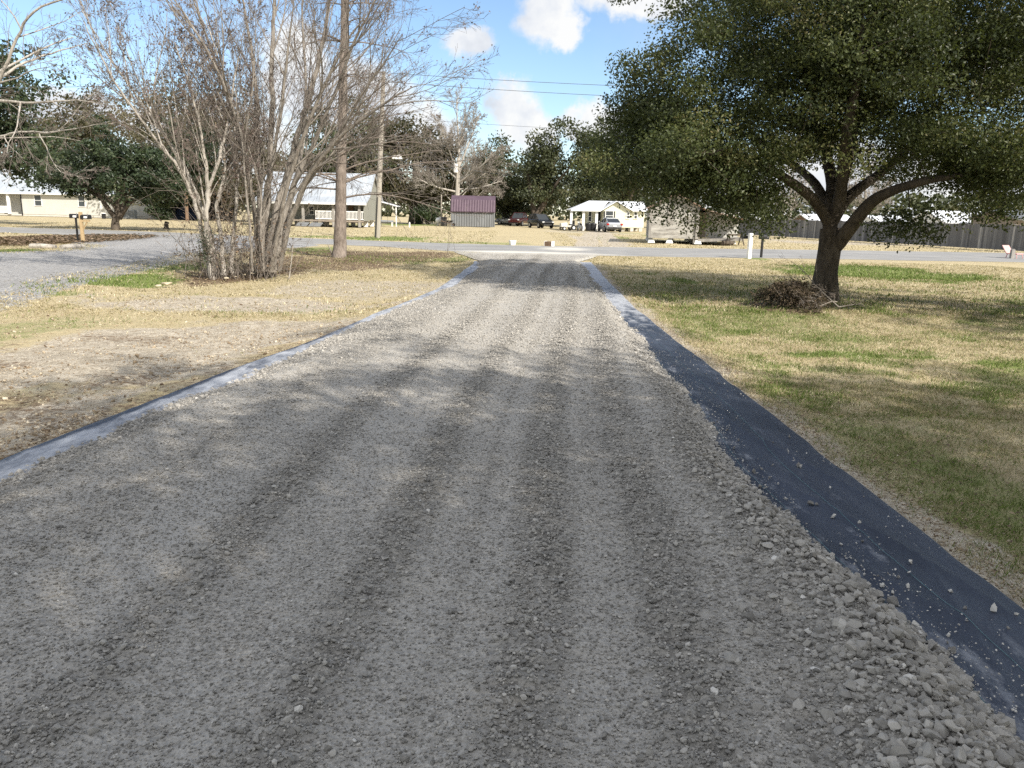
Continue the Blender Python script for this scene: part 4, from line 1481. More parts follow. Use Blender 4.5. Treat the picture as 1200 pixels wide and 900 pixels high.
ever('dark evergreen with spreading low limbs before the cream house', 136, 268, 54, [(130, 192, 82, 43), (92, 214, 40, 14), (60, 205, 30, 10), (190, 215, 62, 32), (225, 190, 40, 45)], 170, M['leaf_dark'], 51,
     [(L3((136, 256, 54), (122, 238, 53.6), (113, 215, 53.4), (100, 195, 53)), [.17, .15, .12, .06]), (L3((140, 256, 54), (150, 240, 53.8), (163, 230, 53.6), (185, 215, 53.2)), [.17, .14, .11, .06]), (L3((138, 256, 54), (139, 225, 54), (144, 200, 54)), [.24, .2, .14])],
     .85, .22, 240, zmin=lambda q: 1.2 + .5 * math.sin(q[0]), tr=.24)
OAKS = 'big evergreens behind the houses'
ever('broad brownish evergreen rising behind the bare trees and carport', 238, 250, 98, [(235, 165, 85, 72), (300, 205, 55, 40), (180, 205, 40, 30)], 95, M['leaf_brown'], 52, None, 1.9, .42, 210, group=OAKS, tr=.6)
ever('dull green evergreen behind the roof of the cream house', 60, 248, 135, [(50, 165, 75, 32), (110, 150, 60, 38)], 80, M['leaf_brown'], 53, None, 2.2, .55, 150, group=OAKS, tr=.6)
ever('dark tall evergreen at the far left behind the pale bare branches', -15, 262, 62, [(10, 85, 62, 34), (-20, 150, 90, 60), (10, 175, 70, 22)], 80, M['leaf_dark'], 54, None, 1.2, .32, 170, group=OAKS, tr=.45, thr=.45, lumpy=.5)
ever('big dark evergreen behind the green porch house', 420, 252, 110, [(410, 180, 70, 58), (375, 205, 55, 40)], 90, M['leaf_far'], 55, None, 2.0, .45, 190, group=OAKS, tr=.7)
ever('wide evergreen with a thick trunk between green house and purple shed', 487, 262, 112, [(470, 190, 62, 50), (520, 215, 50, 38), (450, 225, 45, 22)], 90, M['leaf_brown'], 56, None, 2.0, .45, 200, group=OAKS, tr=.8, zmin=3.2)
ever('rounded dark evergreen just right of the purple shed', 592, 262, 122, [(595, 205, 48, 40), (570, 222, 35, 32), (615, 225, 36, 34)], 90, M['leaf_far'], 57, None, 1.8, .45, 190, group=OAKS, tr=.6, zmin=1.5)
ever('open-crowned live oak with dark trunk behind the black car', 626, 266, 112, [(660, 185, 36, 34), (632, 200, 24, 34), (690, 205, 34, 40), (655, 225, 44, 16)], 85, M['leaf_far'], 58,
     [(L3((626, 250, 112), (622, 225, 112), (618, 200, 112)), [.45, .32, .16]), (L3((626, 240, 112), (640, 205, 112), (655, 185, 112)), [.32, .26, .14])], 1.6, .42, 170, group=OAKS, tr=.5, thr=.46, lumpy=.5)
ever('dense evergreen behind the yellow house', 735, 262, 118, [(740, 190, 60, 50), (705, 215, 40, 34)], 90, M['leaf_far'], 59, None, 2.0, .45, 160, group=OAKS, tr=.7)
ever('dark evergreen behind the weathered shack', 800, 262, 124, [(800, 205, 50, 40)], 80, M['leaf_dark'], 60, None, 2.0, .5, 110, group=OAKS, tr=.6)
ever('low dark rounded shrub under the thick-trunked evergreen', 500, 262, 108, [(500, 252, 17, 10)], 90, M['leaf_dark'], 61, None, .9, .3, 40, name='shrub', tr=.06, nsub=2, thr=.2)
ever('clipped dark shrub beside the carport of the cream house', 187, 256, 98, [(187, 243, 10, 14)], 90, M['leaf_dark'], 62, None, .9, .3, 40, name='shrub', tr=.06, nsub=2, thr=.2)
FSP = [dict(n=16, seg=8, ratio=.42, ang=42, wander=.05, up=.02, start=.22, rl=.012, taper=.3),
       dict(n=10, seg=5, ratio=.48, ang=38, wander=.08, up=.02, start=.15, rl=.010, min=.02, taper=.4),
       dict(n=7, seg=4, ratio=.5, ang=38, wander=.1, up=.02, start=.15, rl=.01, min=.016, taper=.6),
       dict(n=4, seg=3, ratio=.5, ang=38, wander=.12, up=.02, start=.2, rl=.01, min=.014, taper=.8),
       dict(n=0, seg=2, ratio=.5, ang=38, wander=.12, up=.02, start=.2, min=.012, taper=.8)]


def farbare(label, u, vb, d, top, seed, side=()):
    b = at(u, vb, d)
    b.z = 0
    st = [([(b.x, b.y, -.1)] + L3((u, vb - 20, d), (u + 2, (vb + top) / 2, d), (u - 1, top, d)), [.3, .25, .17, .05])]
    for du, v0, v1, dd_ in side:
        st.append((L3((u, v0, d), (u + du * .5, (v0 + v1) / 2 + 3, d + dd_ * .5), (u + du, v1, d + dd_)), [.14, .10, .04]))
    bare_tree('bare_tree', label, (b.x, b.y, 0), st, FSP, seed, M['bark_pale'], M['twig_pale'], buds=0, cut=1)


farbare('tall bare grey tree standing behind the purple-roofed shed', 536, 262, 108, 118, 71, ((-45, 210, 165, 3), (48, 215, 175, -3), (-55, 225, 205, -4), (52, 222, 212, 4), (25, 200, 135, 2), (-22, 200, 140, -2)))
farbare('bare tree behind the fence left of the oak trunk', 925, 272, 112, 190, 72, ((-25, 240, 215, 2), (25, 240, 210, 2)))
farbare('bare tree behind the fence seen through the oak fork', 1012, 275, 104, 185, 73, ((-22, 240, 205, 2), (26, 245, 212, 2)))
# far woods that read as one mass
rng = np.random.default_rng(81)
n = 26000
xx = rng.uniform(-420, 420, n)
yy = 265 + rng.normal(0, 10, n) + .02 * np.abs(xx)
hh = 5.5 + 8 * fbm(xx * .035, 0, 0, 3, 4)
P_ = np.column_stack([xx, yy, rng.random(n) ** .8 * hh])
o = leaf_obj('far_woods', P_, 1.9, M['leaf_far'], None, rng, .2, .8)
tag(o, 'far belt of woods closing the fields', 'woods', kind='stuff')
# ------------------------------------------------------------------ buildings


def siding(name, c, per=.2, amt=.5, var=.12, axis='Z', bias=None):
    t = NT(name)
    v = t.coord()
    w = t.n('ShaderNodeTexWave', wave_type='BANDS', bands_direction=axis, wave_profile='SAW')
    t.l(v, w.inputs['Vector'])
    w.inputs['Scale'].default_value = 2 * PI / per / 20 * 1.0
    w.inputs['Distortion'].default_value = 0
    f = t.rng(t.noise(v, .8, 5, .6), .3, .7)
    col = t.mix(f, tuple(k * (1 - var) for k in c), c)
    col = t.mix(t.rng(t.noise(t.coord((1, 1, .3)), 3, 5, .7), .55, .8, 0, .3), col, tuple(k * .72 for k in c))
    t.base(col)
    t.rough(.75, .3)
    t.bump(w.outputs['Fac'], amt, .03)
    return t.m


M['cream'] = siding('cream_siding', (.55, .545, .51), .22)
M['green_siding'] = siding('green_siding', (.27, .275, .245), .2)
M['yellow'] = siding('yellow_siding', (.76, .755, .60), .2)
M['shack'] = None
t = NT('shack_boards')
v = t.coord()
w = t.n('ShaderNodeTexWave', wave_type='BANDS', bands_direction='Z', wave_profile='SAW')
t.l(v, w.inputs['Vector'])
w.inputs['Scale'].default_value = 2 * PI / .19 / 20
pn = t.noise(t.coord((.35, .35, 2.2)), 2.2, 7, .75)
col = t.mix(t.rng(pn, .38, .60), (.19, .18, .165), (.50, .49, .465))
col = t.mix(t.rng(t.noise(t.coord((.5, .5, 6)), 2, 5, .7), .58, .72, 0, .75), col, (.17, .155, .14))
t.base(col)
t.rough(.9, .2)
t.bump(w.outputs['Fac'], .7, .03)
M['shack'] = t.m
t = NT('rusty_tin')
v = t.coord()
col = t.mix(t.rng(t.noise(v, 1.5, 6, .7), .35, .65), (.17, .085, .05), (.33, .27, .23))
t.base(col)
t.rough(.75, .3)
M['rust'] = t.m
M['purple'] = mat('purple_metal', (.10,.066,.09), .5, .25, 1.5)
M['shed_grey'] = mat('grey_sheet_metal', (.17, .178, .186), .5, .25, 1.2, stretch=(1, 1, .3))
M['dark_and_shaded'] = mat('dark_and_shaded_boards', (.05, .048, .045), .9, .3)  # near-black boards; on the carport the tone paints in its inner shade
M['window'] = mat('window_glass', (.05, .06, .07), .1, .2, spec=.6)
M['porch_wood'] = mat('porch_boards', (.29, .245, .20), .85, .3, 4)
M['navy'] = mat('navy_tarp', (.02, .035, .08), .6, .2)
M['blue'] = mat('blue_paint', (.08, .17, .36), .5, .2)
M['roof_tin'] = None
t = NT('tin_roof')
v = t.coord()
w = t.n('ShaderNodeTexWave', wave_type='BANDS', bands_direction='X')
t.l(v, w.inputs['Vector'])
w.inputs['Scale'].default_value = 2 * PI / .45 / 20
col = t.mix(t.rng(t.noise(t.coord((1, .3, 1)), 1.1, 6, .65), .35, .7), (.31, .345, .39), (.43, .465, .51))
col = t.mix(t.rng(w.outputs['Fac'], .9, .98, 0, .45), col, (.30, .33, .37))
t.base(col)
t.rough(.5, .5, .0)
t.bump(w.outputs['Fac'], .4, .03)
M['roof_tin'] = t.m


class House:
    """collects parts in world coordinates, links them under one empty"""

    def __init__(s, name, label, base, cat='house'):
        s.o = Vector((base[0], base[1], 0))
        s.root = empty(name, s.o, 0, label, cat)

    def part(s, name, mb, m, parent=None, label=None, **k):
        mb.v = [tuple(Vector(p) - s.o) for p in mb.v]
        o = mb.build(name, m, parent or s.root, **k)
        if label: o['label'] = label
        return o

    def window(s, x0, x1, z0, z1, y, frame='white_paint', mull=True, pane='window'):
        f = MB()
        w = .07
        f.box(x0 - w, x1 + w, y - .05, y + .02, z1, z1 + w * 1.3)
        f.box(x0 - w * 1.3, x1 + w * 1.3, y - .08, y + .02, z0 - w, z0)
        f.box(x0 - w, x0, y - .047, y + .02, z0, z1)
        f.box(x1, x1 + w, y - .047, y + .02, z0, z1)
        if mull: f.box(x0, x1, y - .04, y + .02, (z0 + z1) / 2 - .025, (z0 + z1) / 2 + .025)
        fo = s.part('window', f, M[frame])
        p = MB().box(x0 + .002, x1 - .002, y - .02, y + .01, z0 + .002, z1 - .002)
        s.part('pane', p, M[pane], fo)
        return fo


def X_(u, d, v=250):
    return at(u, v, d).x


# --- cream house, far left
D = 104.
zc = lambda v, u, d: at(u, v, d).z
H = House('cream_house', 'long cream house with white metal roof behind the spreading evergreen', (X_(60, D), D))
xL, xR, xp = X_(-120, D), X_(176, D), X_(27, D)
zb, ze, zr = 0.0, zc(227, 90, D), zc(199.5, 90, D)
xq = X_(-14, D)
yb = D + 9
w = MB()
w.box(xp, xR, D, yb, .25, ze)
w.box(xL, xq, D, yb - .01, .25, ze)
w.box(xq + .003, xp - .003, D + 1.8, yb - .02, .25, ze)
w.prism([(D + .02, ze + .003), (yb - .02, ze + .003), (D + 4.5, zr - .12)], xL + .01, xR - .01, 'x')
H.part('wall', w, M['cream'])
H.part('foundation', MB().box(xL + .05, xR - .05, D + .05, yb - .05, 0, .25).box(xq, xp, D, D + 1.8, .05, .24), M['concrete'])
rf = MB()
rf.slab([(xL - .3, D - .5, ze - .05), (xR + .4, D - .5, ze - .05), (xR + .4, D + 4.5, zr), (xL - .3, D + 4.5, zr)], .12)
rf.slab([(xR + .4, yb + .5, ze - .05), (xL - .3, yb + .5, ze - .05), (xL - .3, D + 4.503, zr), (xR + .4, D + 4.503, zr)], .12)
H.part('roof', rf, M['roof_tin'])
H.part('gutter', MB().box(xL - .3, xR + .4, D - .62, D - .503, ze - .2, ze - .04), M['white_paint'])
for u in (12.5, -13): H.part('porch_post', MB().box(X_(u, D) - .16, X_(u, D) + .16, D - .3, D + .02 - .05, .24, ze - .17), M['white_paint'])
rl = MB()
x0, x1 = X_(-11, D), X_(10.5, D)
rl.box(x0, x1, D - .2, D - .14, 1.15, 1.25).box(x0, x1, D - .2, D - .14, .38, .45)
for k in range(22): rl.box(x0 + (x1 - x0) * k / 22, x0 + (x1 - x0) * k / 22 + .05, D - .19, D - .15, .45, 1.15)
H.part('railing', rl, M['white_paint'])
H.part('door', MB().box(X_(18, D), X_(24, D), D + 1.72, D + 1.797, .25, 2.5), M['cream'])
H.window(X_(42.5, D), X_(50, D), zc(241, 45, D), zc(227.5, 45, D) - .15, D - .003)
H.window(X_(93.5, D), X_(100.5, D), zc(242, 96, D), zc(228, 96, D) - .15, D - .003)
H.window(X_(-1, D), X_(2.5, D), zc(240, 0, D), zc(227, 0, D) - .2, D + 1.797)
H.window(X_(-55, D), X_(-45, D), zc(240, 0, D), zc(228, 0, D) - .2, D - .003)
H.part('downspout', MB().box(X_(26.6, D) - .05, X_(26.6, D) + .05, D - .11, D - .003, .1, ze - .2), M['black_metal'])
H.part('corner_board', MB().box(X_(118, D), X_(119.5, D), D - .05, D - .003, .25, ze - .15).box(xR - .15, xR + .003, D - .05, D - .003, .25, ze - .15), M['white_paint'])

for i, (u, lab) in enumerate(((149, 'grey air conditioner at the right end of the cream house, left of its pair'), (156, 'grey air conditioner at the right end of the cream house, right of its pair'))):
    x = X_(u, D - 2)
    a = empty('air_conditioner', (x, D - 2, 0), 0, lab, 'air conditioner')
    mb = MB().box(-.36, .36, -.35, .35, .1, 1.05)
    mb.build('casing', mat('ac_grey', (.36, .38, .38), .5), a, bevel=.03)
    g = MB()
    for k in range(9): g.box(-.33, .33, -.365, -.352, .18 + k * .09, .21 + k * .09)
    g.build('grille', M['black_metal'], a)
    MB().tube([(0, 0, 1.052), (0, 0, 1.10)], [.3, .28], 16).build('fan_guard', M['black_metal'], a)
    MB().box(-.42, .42, -.42, .42, 0, .1).build('pad', M['concrete'], a)

# --- dark carport between the cream house and the bare trees
D2 = 100.
H = House('carport', 'dark open carport with pale tin roof right of the cream house', (X_(218, D2), D2), 'carport')
x0, x1 = X_(193, D2), X_(258, D2)
H.part('roof', MB().slab([(x0, D2 - .3, 3.25), (x1, D2 - .3, 3.25), (x1, D2 + 6, 4.0), (x0, D2 + 6, 4.0)], .12), M['roof_tin'])
H.part('wall', MB().box(x0 + .1, x1 - .1, D2 + 5.8, D2 + 5.95, 0, 3.75).box(x0 + .1, x0 + .22, D2 + .4, D2 + 5.79, 0, 3.1), M['dark_and_shaded'])  # wall colour darkened for the shade under the roof
for u in (204, 232, 255): H.part('post', MB().box(X_(u, D2) - .09, X_(u, D2) + .09, D2, D2 + .18, 0, 3.15), M['dark_and_shaded'])
tag(MB().tube([(0, 0, 0), (0, 0, 1.8), (0.02, 0, 3.7)], [.2, .19, .17], 10).build('wooden_post', M['brown_wood'], loc=(X_(219, 92), 92, 0)), 'thick brown wooden post standing before the dark carport', 'post')
cv = House('covered_load', 'dark blue tarpaulin-covered heap under the carport', (X_(222, D2 + 2), D2 + 2), 'tarpaulin')
cv.part('tarpaulin', MB().rings([[(X_(206, D2 + 2), D2 + 1.4, 0), (X_(240, D2 + 2), D2 + 1.4, 0), (X_(240, D2 + 2), D2 + 4, 0), (X_(206, D2 + 2), D2 + 4, 0)],
                                 [(X_(207, D2 + 2), D2 + 1.6, 1.0), (X_(238, D2 + 2), D2 + 1.7, .8), (X_(238, D2 + 2), D2 + 3.8, .9), (X_(207, D2 + 2), D2 + 3.8, 1.1)],
                                 [(X_(211, D2 + 2), D2 + 2.1, 1.7), (X_(230, D2 + 2), D2 + 2.2, 1.4), (X_(230, D2 + 2), D2 + 3.2, 1.4), (X_(211, D2 + 2), D2 + 3.2, 1.6)]]), M['navy'], bevel=.1)

# --- green-grey house with a porch
D = 78.
H = House('green_house', 'grey-green house with white tin roof and white-railed porch on piers', (X_(385, D), D))
xL, xR = X_(300, D, 258), X_(427.5, D, 258)
zd = zc(258, 400, D)
ze, zb_, zr = zc(237.5, 400, D), zc(230.5, 400, D + 1.6), zc(203.5, 437, D + 5)
yr, ybk = D + 5, D + 10
w = MB()
w.prism([(D + 2.2, zd), (ybk, zd), (ybk, ze + .12), (yr, zr - .12), (D + 1.62, zb_ - .16), (D + 2.2, zb_ - .16)], xL, xR, 'x')
H.part('wall', w, M['green_siding'])
H.part('side_panel', MB().prism([(D + .02, zd - .05), (D + 2.195, zd - .05), (D + 2.195, zb_ - .1), (D + .02, ze - .16)], xR - .12, xR - .003, 'x'), M['green_siding'])
rf = MB()
rf.slab([(xL - .2, D - .35, ze - .02), (xR + .25, D - .35, ze - .02), (xR + .25, D + 1.6, zb_), (xL - .2, D + 1.6, zb_)], .08)
rf.slab([(xL - .2, D + 1.603, zb_ + .002), (xR + .25, D + 1.603, zb_ + .002), (xR + .25, yr, zr), (xL - .2, yr, zr)], .08)
rf.slab([(xR + .25, ybk + .4, ze - .05), (xL - .2, ybk + .4, ze - .05), (xL - .2, yr + .004, zr), (xR + .25, yr + .004, zr)], .08)
H.part('roof', rf, M['roof_tin'])
H.part('fascia', MB().box(xL - .2, xR + .25, D - .42, D - .353, ze - .2, ze + .0), M['white_paint'])
H.part('barge_board', MB().prism([(yr, zr - .09), (ybk + .4, ze - .14), (ybk + .4, ze - .36), (yr, zr - .31)], xR + .16, xR + .24, 'x').prism([(yr - .003, zr - .09), (D + 1.62, zb_ - .09), (D + 1.62, zb_ - .27), (yr - .003, zr - .31)], xR + .16, xR + .24, 'x'), M['grey_wood'])
H.part('deck', MB().box(xL, xR - .125, D - .02, D + 2.195, zd - .17, zd - .02), M['porch_wood'])
for u in (355, 390.5, 421):
    H.part('porch_post', MB().box(X_(u, D, 250) - .12, X_(u, D, 250) + .12, D - .01, D + .2, 0, ze - .12), M['grey_wood'])
r_ = MB()
for ua, ub_ in ((369.5, 389), (392, 419.5), (422.6, 427)):
    x0, x1 = X_(ua, D, 252), X_(ub_, D, 252)
    zt = zc(247.3, 400, D)
    r_.box(x0, x1, D + .03, D + .11, zt - .09, zt).box(x0, x1, D + .03, D + .11, zd + .06, zd + .14)
    k = int((x1 - x0) / .13)
    for j in range(k + 1): r_.box(x0 + (x1 - x0) * j / (k + .5), x0 + (x1 - x0) * j / (k + .5) + .055, D + .05, D + .09, zd + .14, zt - .09)
H.part('railing', r_, M['white_paint'])
H.window(X_(362, D + 2, 247), X_(367, D + 2, 247), zc(251, 365, D + 2.2), zc(242, 365, D + 2.2), D + 2.193)
H.window(X_(398, D + 2, 247), X_(404, D + 2, 247), zc(252, 400, D + 2.2), zc(241, 400, D + 2.2), D + 2.193)
dr_ = H.part('door', MB().box(X_(408, D + 2, 247), X_(414, D + 2, 247), D + 2.13, D + 2.195, zd, zd + 2.0 * .9), M['brown_wood'])
pr = MB()
for x in np.linspace(xL + .4, xR - .4, 6):
    for y in (D + 2.6, D + 6, D + 9.5): pr.box(x - .2, x + .2, y - .2, y + .2, 0, zd - .01)
H.part('pier', pr, M['white_paint'])
H.part('lean_to_roof', MB().slab([(xR + .003, D + 8.2, 2.7), (xR + 2.0, D + 8.2, 2.2), (xR + 2.0, D + 10.5, 2.2), (xR + .003, D + 10.5, 2.7)], .08), M['white_metal'])
H.part('lean_to_post', MB().box(xR + 1.8, xR + 1.9, D + 8.3, D + 8.4, 0, 2.15), M['white_paint'])
for lab, u0, u1, y in (('grey sheet leaning low under the green house porch, left of two', 348, 361, D - .9), ('grey sheet leaning low under the green house porch, right of two', 363, 377, D - .9)):
    x0, x1 = X_(u0, y, 262), X_(u1, y, 262)
    m_ = MB()
    m_.slab([(x0 - .1, y - .25, .05), (x1 - .1, y - .25, .05), (x1 + .1, y + .2, .40), (x0 + .1, y + .2, .40)], .04)
    tag(m_.build('metal_sheet', M['shed_grey']), lab, 'metal sheet')

# blue table, white stub post
y = 86.
tb = empty('blue_table', (X_(453, y, 262), y, 0), 0, 'low blue table standing under the lean-to of the green house', 'table')
MB().box(-.7, .7, -.4, .4, .55, .62).build('tabletop', M['blue'], tb)
for sx_ in (-.62, .62):
    for sy_ in (-.33, .33): MB().box(sx_ - .03, sx_ + .03, sy_ - .03, sy_ + .03, 0, .55).build('leg', M['white_paint'], tb)
mb = MB()
mb.box(-.07, .07, -.07, .07, 0, .45).prism([(-.09, .45), (.09, .45), (0, .55)], -.09, .09, 'y')
tag(mb.build('stub_post', M['white_paint'], loc=(X_(480, 84, 262), 84, 0)), 'short white stub post in the straw right of the utility pole', 'post')

# --- purple-roofed shed
D = 97.
H = House('metal_shed', 'grey corrugated shed with a purple barn roof', (X_(554, D), D), 'shed')
xL, xR = X_(529, D), X_(579.2, D)
zt = zc(247, 554, D)
zk, zr = zc(234.3, 554, D + .5), zc(229.3, 554, D + 1.6)


def corr(x0, x1, p0, p1, n, amp, nrm):
    """corrugated sheet between two x, from point p0 (y,z) to p1 (y,z)"""
    V, F = [], []
    k = n * 4
    for j, (yy, zz) in enumerate((p0, p1)):
        for i in range(k + 1):
            a = amp * [0, 1, 1, 0][i % 4]
            V.append((x0 + (x1 - x0) * i / k, yy + nrm[0] * a, zz + nrm[1] * a))
    F = [(i, i + 1, i + k + 2, i + k + 1) for i in range(k)]
    return V, F


w = MB()
w.add(*corr(xL, xR, (D - .01, 0), (D - .01, zt - .02), 17, .05, (-1, 0)))
w.box(xL, xR, D, D + 3.2, 0, zt - .02)
w.prism([(D + .02, zt - .018), (D + 3.18, zt - .018), (D + 2.7, zk - .12), (D + 1.6, zr - .12), (D + .5, zk - .12)], xL + .02, xR - .02, 'x')
H.part('wall', w, M['shed_grey'])
rf = MB()
rf.add(*corr(xL - .1, xR + .1, (D - .28, zt - .10), (D + .48, zk), 17, .05, (-.8, .4)))
rf.slab([(xL - .1, D - .27, zt - .12), (xR + .1, D - .27, zt - .12), (xR + .1, D + .5, zk - .02), (xL - .1, D + .5, zk - .02)], .05)
rf.slab([(xL - .1, D + .503, zk), (xR + .1, D + .503, zk), (xR + .1, D + 1.6, zr), (xL - .1, D + 1.6, zr)], .06)
rf.slab([(xR + .1, D + 2.7, zk), (xL - .1, D + 2.7, zk), (xL - .1, D + 1.604, zr), (xR + .1, D + 1.604, zr)], .06)
rf.slab([(xR + .1, D + 3.45, zt - .12), (xL - .1, D + 3.45, zt - .12), (xL - .1, D + 2.703, zk - .02), (xR + .1, D + 2.703, zk - .02)], .06)
H.part('roof', rf, M['purple'])
H.part('latch', MB().box(X_(553, D) - .25, X_(553, D) + .25, D - .1, D - .065, zt - .22, zt - .12), M['black_metal'])
H.part('corner_trim', MB().box(xL - .07, xL + .06, D - .09, D - .065, 0, zt - .03).box(xR - .06, xR + .07, D - .09, D - .065, 0, zt - .03), M['shed_grey'])

# --- yellow house
D = 87.
H = House('yellow_house', 'pale yellow house with white roof and corner porch on piers', (X_(712, D), D))
zf = .42
ze = zc(245, 690, D)
xg0, xg1, xE = X_(707, D, 260), X_(738, D, 260), X_(755, D, 260)
xP = X_(687.5, D + 2.2, 260)
zap = zc(235.5, 722, D)
w = MB()
w.box(xg0, xg1, D, D + 8, zf, ze)
w.box(xg1 + .003, xE, D + .3, D + 7.9, zf, ze - .01)
w.box(xP, xg0 - .003, D + 2.2, D + 7.8, zf, ze)
xa = X_(722, D, 240)
w.prism([(xg0 + .02, ze + .003), (xg1 - .02, ze + .003), (xa, zap - .16)], D + .01, D + 3.5, 'y')
H.part('wall', w, M['yellow'])
rf = MB()
rf.slab([(xg0 - .35, D - .4, ze - .1), (xa, D - .4, zap), (xa, D + 4, zap), (xg0 - .35, D + 4, ze - .1)], .09)
rf.slab([(xa + .003, D - .4, zap), (xg1 + .35, D - .4, ze - .1), (xg1 + .35, D + 4, ze - .1), (xa + .003, D + 4, zap)], .09)
xo = X_(668.5, D, 260)
rf.slab([(xo, D - .3, ze - .06), (xg0 - .36, D - .3, ze - .06), (xa - .4, D + 4, zap + .05), (xg0 - 1.3, D + 4, zap + .05)], .08)
rf.slab([(xo, D + 7.9, ze - .06), (xo, D - .297, ze - .061), (xg0 - 1.303, D + 4, zap + .05), (xg0 - 1.303, D + 4.2, zap + .05)], .08)
rf.slab([(xg1 + .36, D - .1, ze - .06), (xE + .4, D - .1, ze - .06), (xE + .4, D + 4, zap + .045), (xa - .39, D + 4.003, zap + .045)], .08)
rf.slab([(xE + .4, D + 8.3, ze - .06), (xo, D + 8.3, ze - .06), (xg0 - 1.3, D + 4.21, zap + .05), (xE + .4, D + 4.21, zap + .05)], .08)
H.part('roof', rf, M['white_metal'])
H.part('fascia', MB().box(xo, xg0 - .37, D - .37, D - .303, ze - .24, ze - .07), M['white_paint'])
H.part('porch_floor', MB().box(xP - .9, xg0 - .003, D + .1, D + 2.195, .2, zf - .003), M['concrete'])
for u in (669.7, 684, 699.3): H.part('porch_post', MB().box(X_(u, D) - .14, X_(u, D) + .14, D - .1, D + .14, 0, ze - .15), M['white_paint'])
H.window(X_(710, D), X_(718.5, D), zc(258, 715, D), zc(247.5, 715, D), D - .003, pane='window')
H.part('shutter', MB().box(X_(707.7, D), X_(709.2, D), D - .06, D - .003, zc(258, 715, D), zc(247.5, 715, D)), M['dark_and_shaded'])
H.part('shutter', MB().box(X_(719.4, D), X_(720.8, D), D - .06, D - .003, zc(258, 715, D), zc(247.5, 715, D)), M['dark_and_shaded'])
H.part('door', MB().box(X_(700.5, D + 2), X_(704, D + 2), D + 2.13, D + 2.195, zf, zf + 1.75), M['dark_and_shaded'])
H.window(X_(690, D + 2.2), X_(693, D + 2.2), zc(259, 690, D + 2.2), zc(248, 690, D + 2.2), D + 2.195)
H.window(X_(735, D), X_(737.2, D), zc(256, 735, D), zc(249, 735, D), D - .003)
H.window(X_(744, D), X_(747, D), zc(256, 745, D), zc(249, 745, D), D + .297)
pr = MB()
for x in np.linspace(xg0 + .3, xE - .3, 5):
    for y in (D + .35, D + 4, D + 7.5): pr.box(x - .18, x + .18, y - .01, y + .36, 0, zf - .004)
H.part('pier', pr, M['concrete'])
H.part('step', MB().box(X_(700, D), X_(706, D), D - .5, D + .09, 0, .22), M['concrete'])
for i, (u, lab) in enumerate(((690.3, 'round dark bin by the yellow house porch, next to the motorcycle'), (696, 'round dark bin by the yellow house porch, next to the silver car'))):
    a = empty('trash_bin', (X_(u, 85.6), 85.6, 0), 0, lab, 'bin')
    MB().tube([(0, 0, 0), (0, 0, .2), (0, 0, .72)], [.26, .31, .36], 14).build('bin', M['black_plastic'], a)
    MB().tube([(0, 0, .722), (0, 0, .8), (0, 0, .86)], [.39, .36, .12], 14).build('lid', M['black_plastic'], a)
    MB().box(-.12, .12, -.03, .03, .86, .9).build('handle', M['black_plastic'], a)

# --- weathered shack
D = 50.
H = House('shack', 'weathered whitewashed board shack on piers under the oak boughs', (X_(800, D), D))
xL, xM, xR = X_(761, D, 270), X_(818, D, 270), X_(868, D, 275)
zf = zc(279.5, 790, D)
zt = zf + 2.0
w = MB()
w.box(xL, xM, D, D + 7, zf, zt)
w.prism([(xL + .01, zt + .002), (xM - .01, zt + .002), ((xL + xM) / 2, zt + .7)], D + .01, D + 7, 'y')
H.part('wall', w, M['shack'])
w2 = MB().box(xM + .003, xR, D + 2.2, D + 6.9, zf + .04, zt - .3)
H.part('side_wall', w2, M['cream'])
H.part('porch_wall', MB().box(xM + .02, X_(829.5, D, 270), D + 1.9, D + 2.19, zf + .04, zt - .35), M['porch_wood'])
rf = MB()
xc = (xL + xM) / 2
rf.slab([(xL - .35, D - .4, zt - .2), (xc, D - .4, zt + .8), (xc, D + 7.3, zt + .8), (xL - .35, D + 7.3, zt - .2)], .06)
rf.slab([(xc + .003, D - .4, zt + .8), (xM + .3, D - .4, zt - .1), (xM + .3, D + 7.3, zt - .1), (xc + .003, D + 7.3, zt + .8)], .06)
rf.slab([(xM + .304, D - .1, zt - .12), (xR + .2, D - .1, zt - .75), (xR + .2, D + 7.2, zt - .75), (xM + .304, D + 7.2, zt - .12)], .06)
H.part('roof', rf, M['rust'])
H.part('porch_floor', MB().slab([(xM + .003, D - .1, zf - .02), (xR + .1, D - .1, zf + .14), (xR + .1, D + 2.2, zf + .14), (xM + .003, D + 2.2, zf - .02)], .16), M['grey_wood'])
H.part('porch_post', MB().box(X_(817.6, D) - .08, X_(817.6, D) + .1, D - .12, D - .003, .3, zt - .15), M['grey_wood'])
H.part('window', MB().box(X_(783, D), X_(789, D), D - .05, D - .003, zf + .9, zf + 2.1), M['grey_wood'])
H.part('corner_board', MB().box(xL - .02, xL + .13, D - .04, D - .003, zf, zt - .2), M['grey_wood'])
pr = MB()
for u, yy in ((764, D + .1), (785, D + .05), (817.5, D - .15), (764, D + 3.5), (790, D + 3.5), (815, D + 3.5), (764, D + 6.6), (815, D + 6.6), (840, D + 2), (862, D + 2)):
    x = X_(u, D, 281)
    pr.rings([[(x - .23, yy, 0), (x + .23, yy, 0), (x + .23, yy + .46, 0), (x - .23, yy + .46, 0)], [(x - .15, yy + .07, zf - .07), (x + .15, yy + .07, zf - .07), (x + .15, yy + .39, zf - .07), (x - .15, yy + .39, zf - .07)]])
H.part('pier', pr, M['white_paint'])
H.part('underside_skirt', MB().box(X_(812, D, 280), X_(816, D, 280), D - .05, D + .3, 0, .5), M['grey_wood'])
H.root.rotation_euler.z = math.radians(-8)
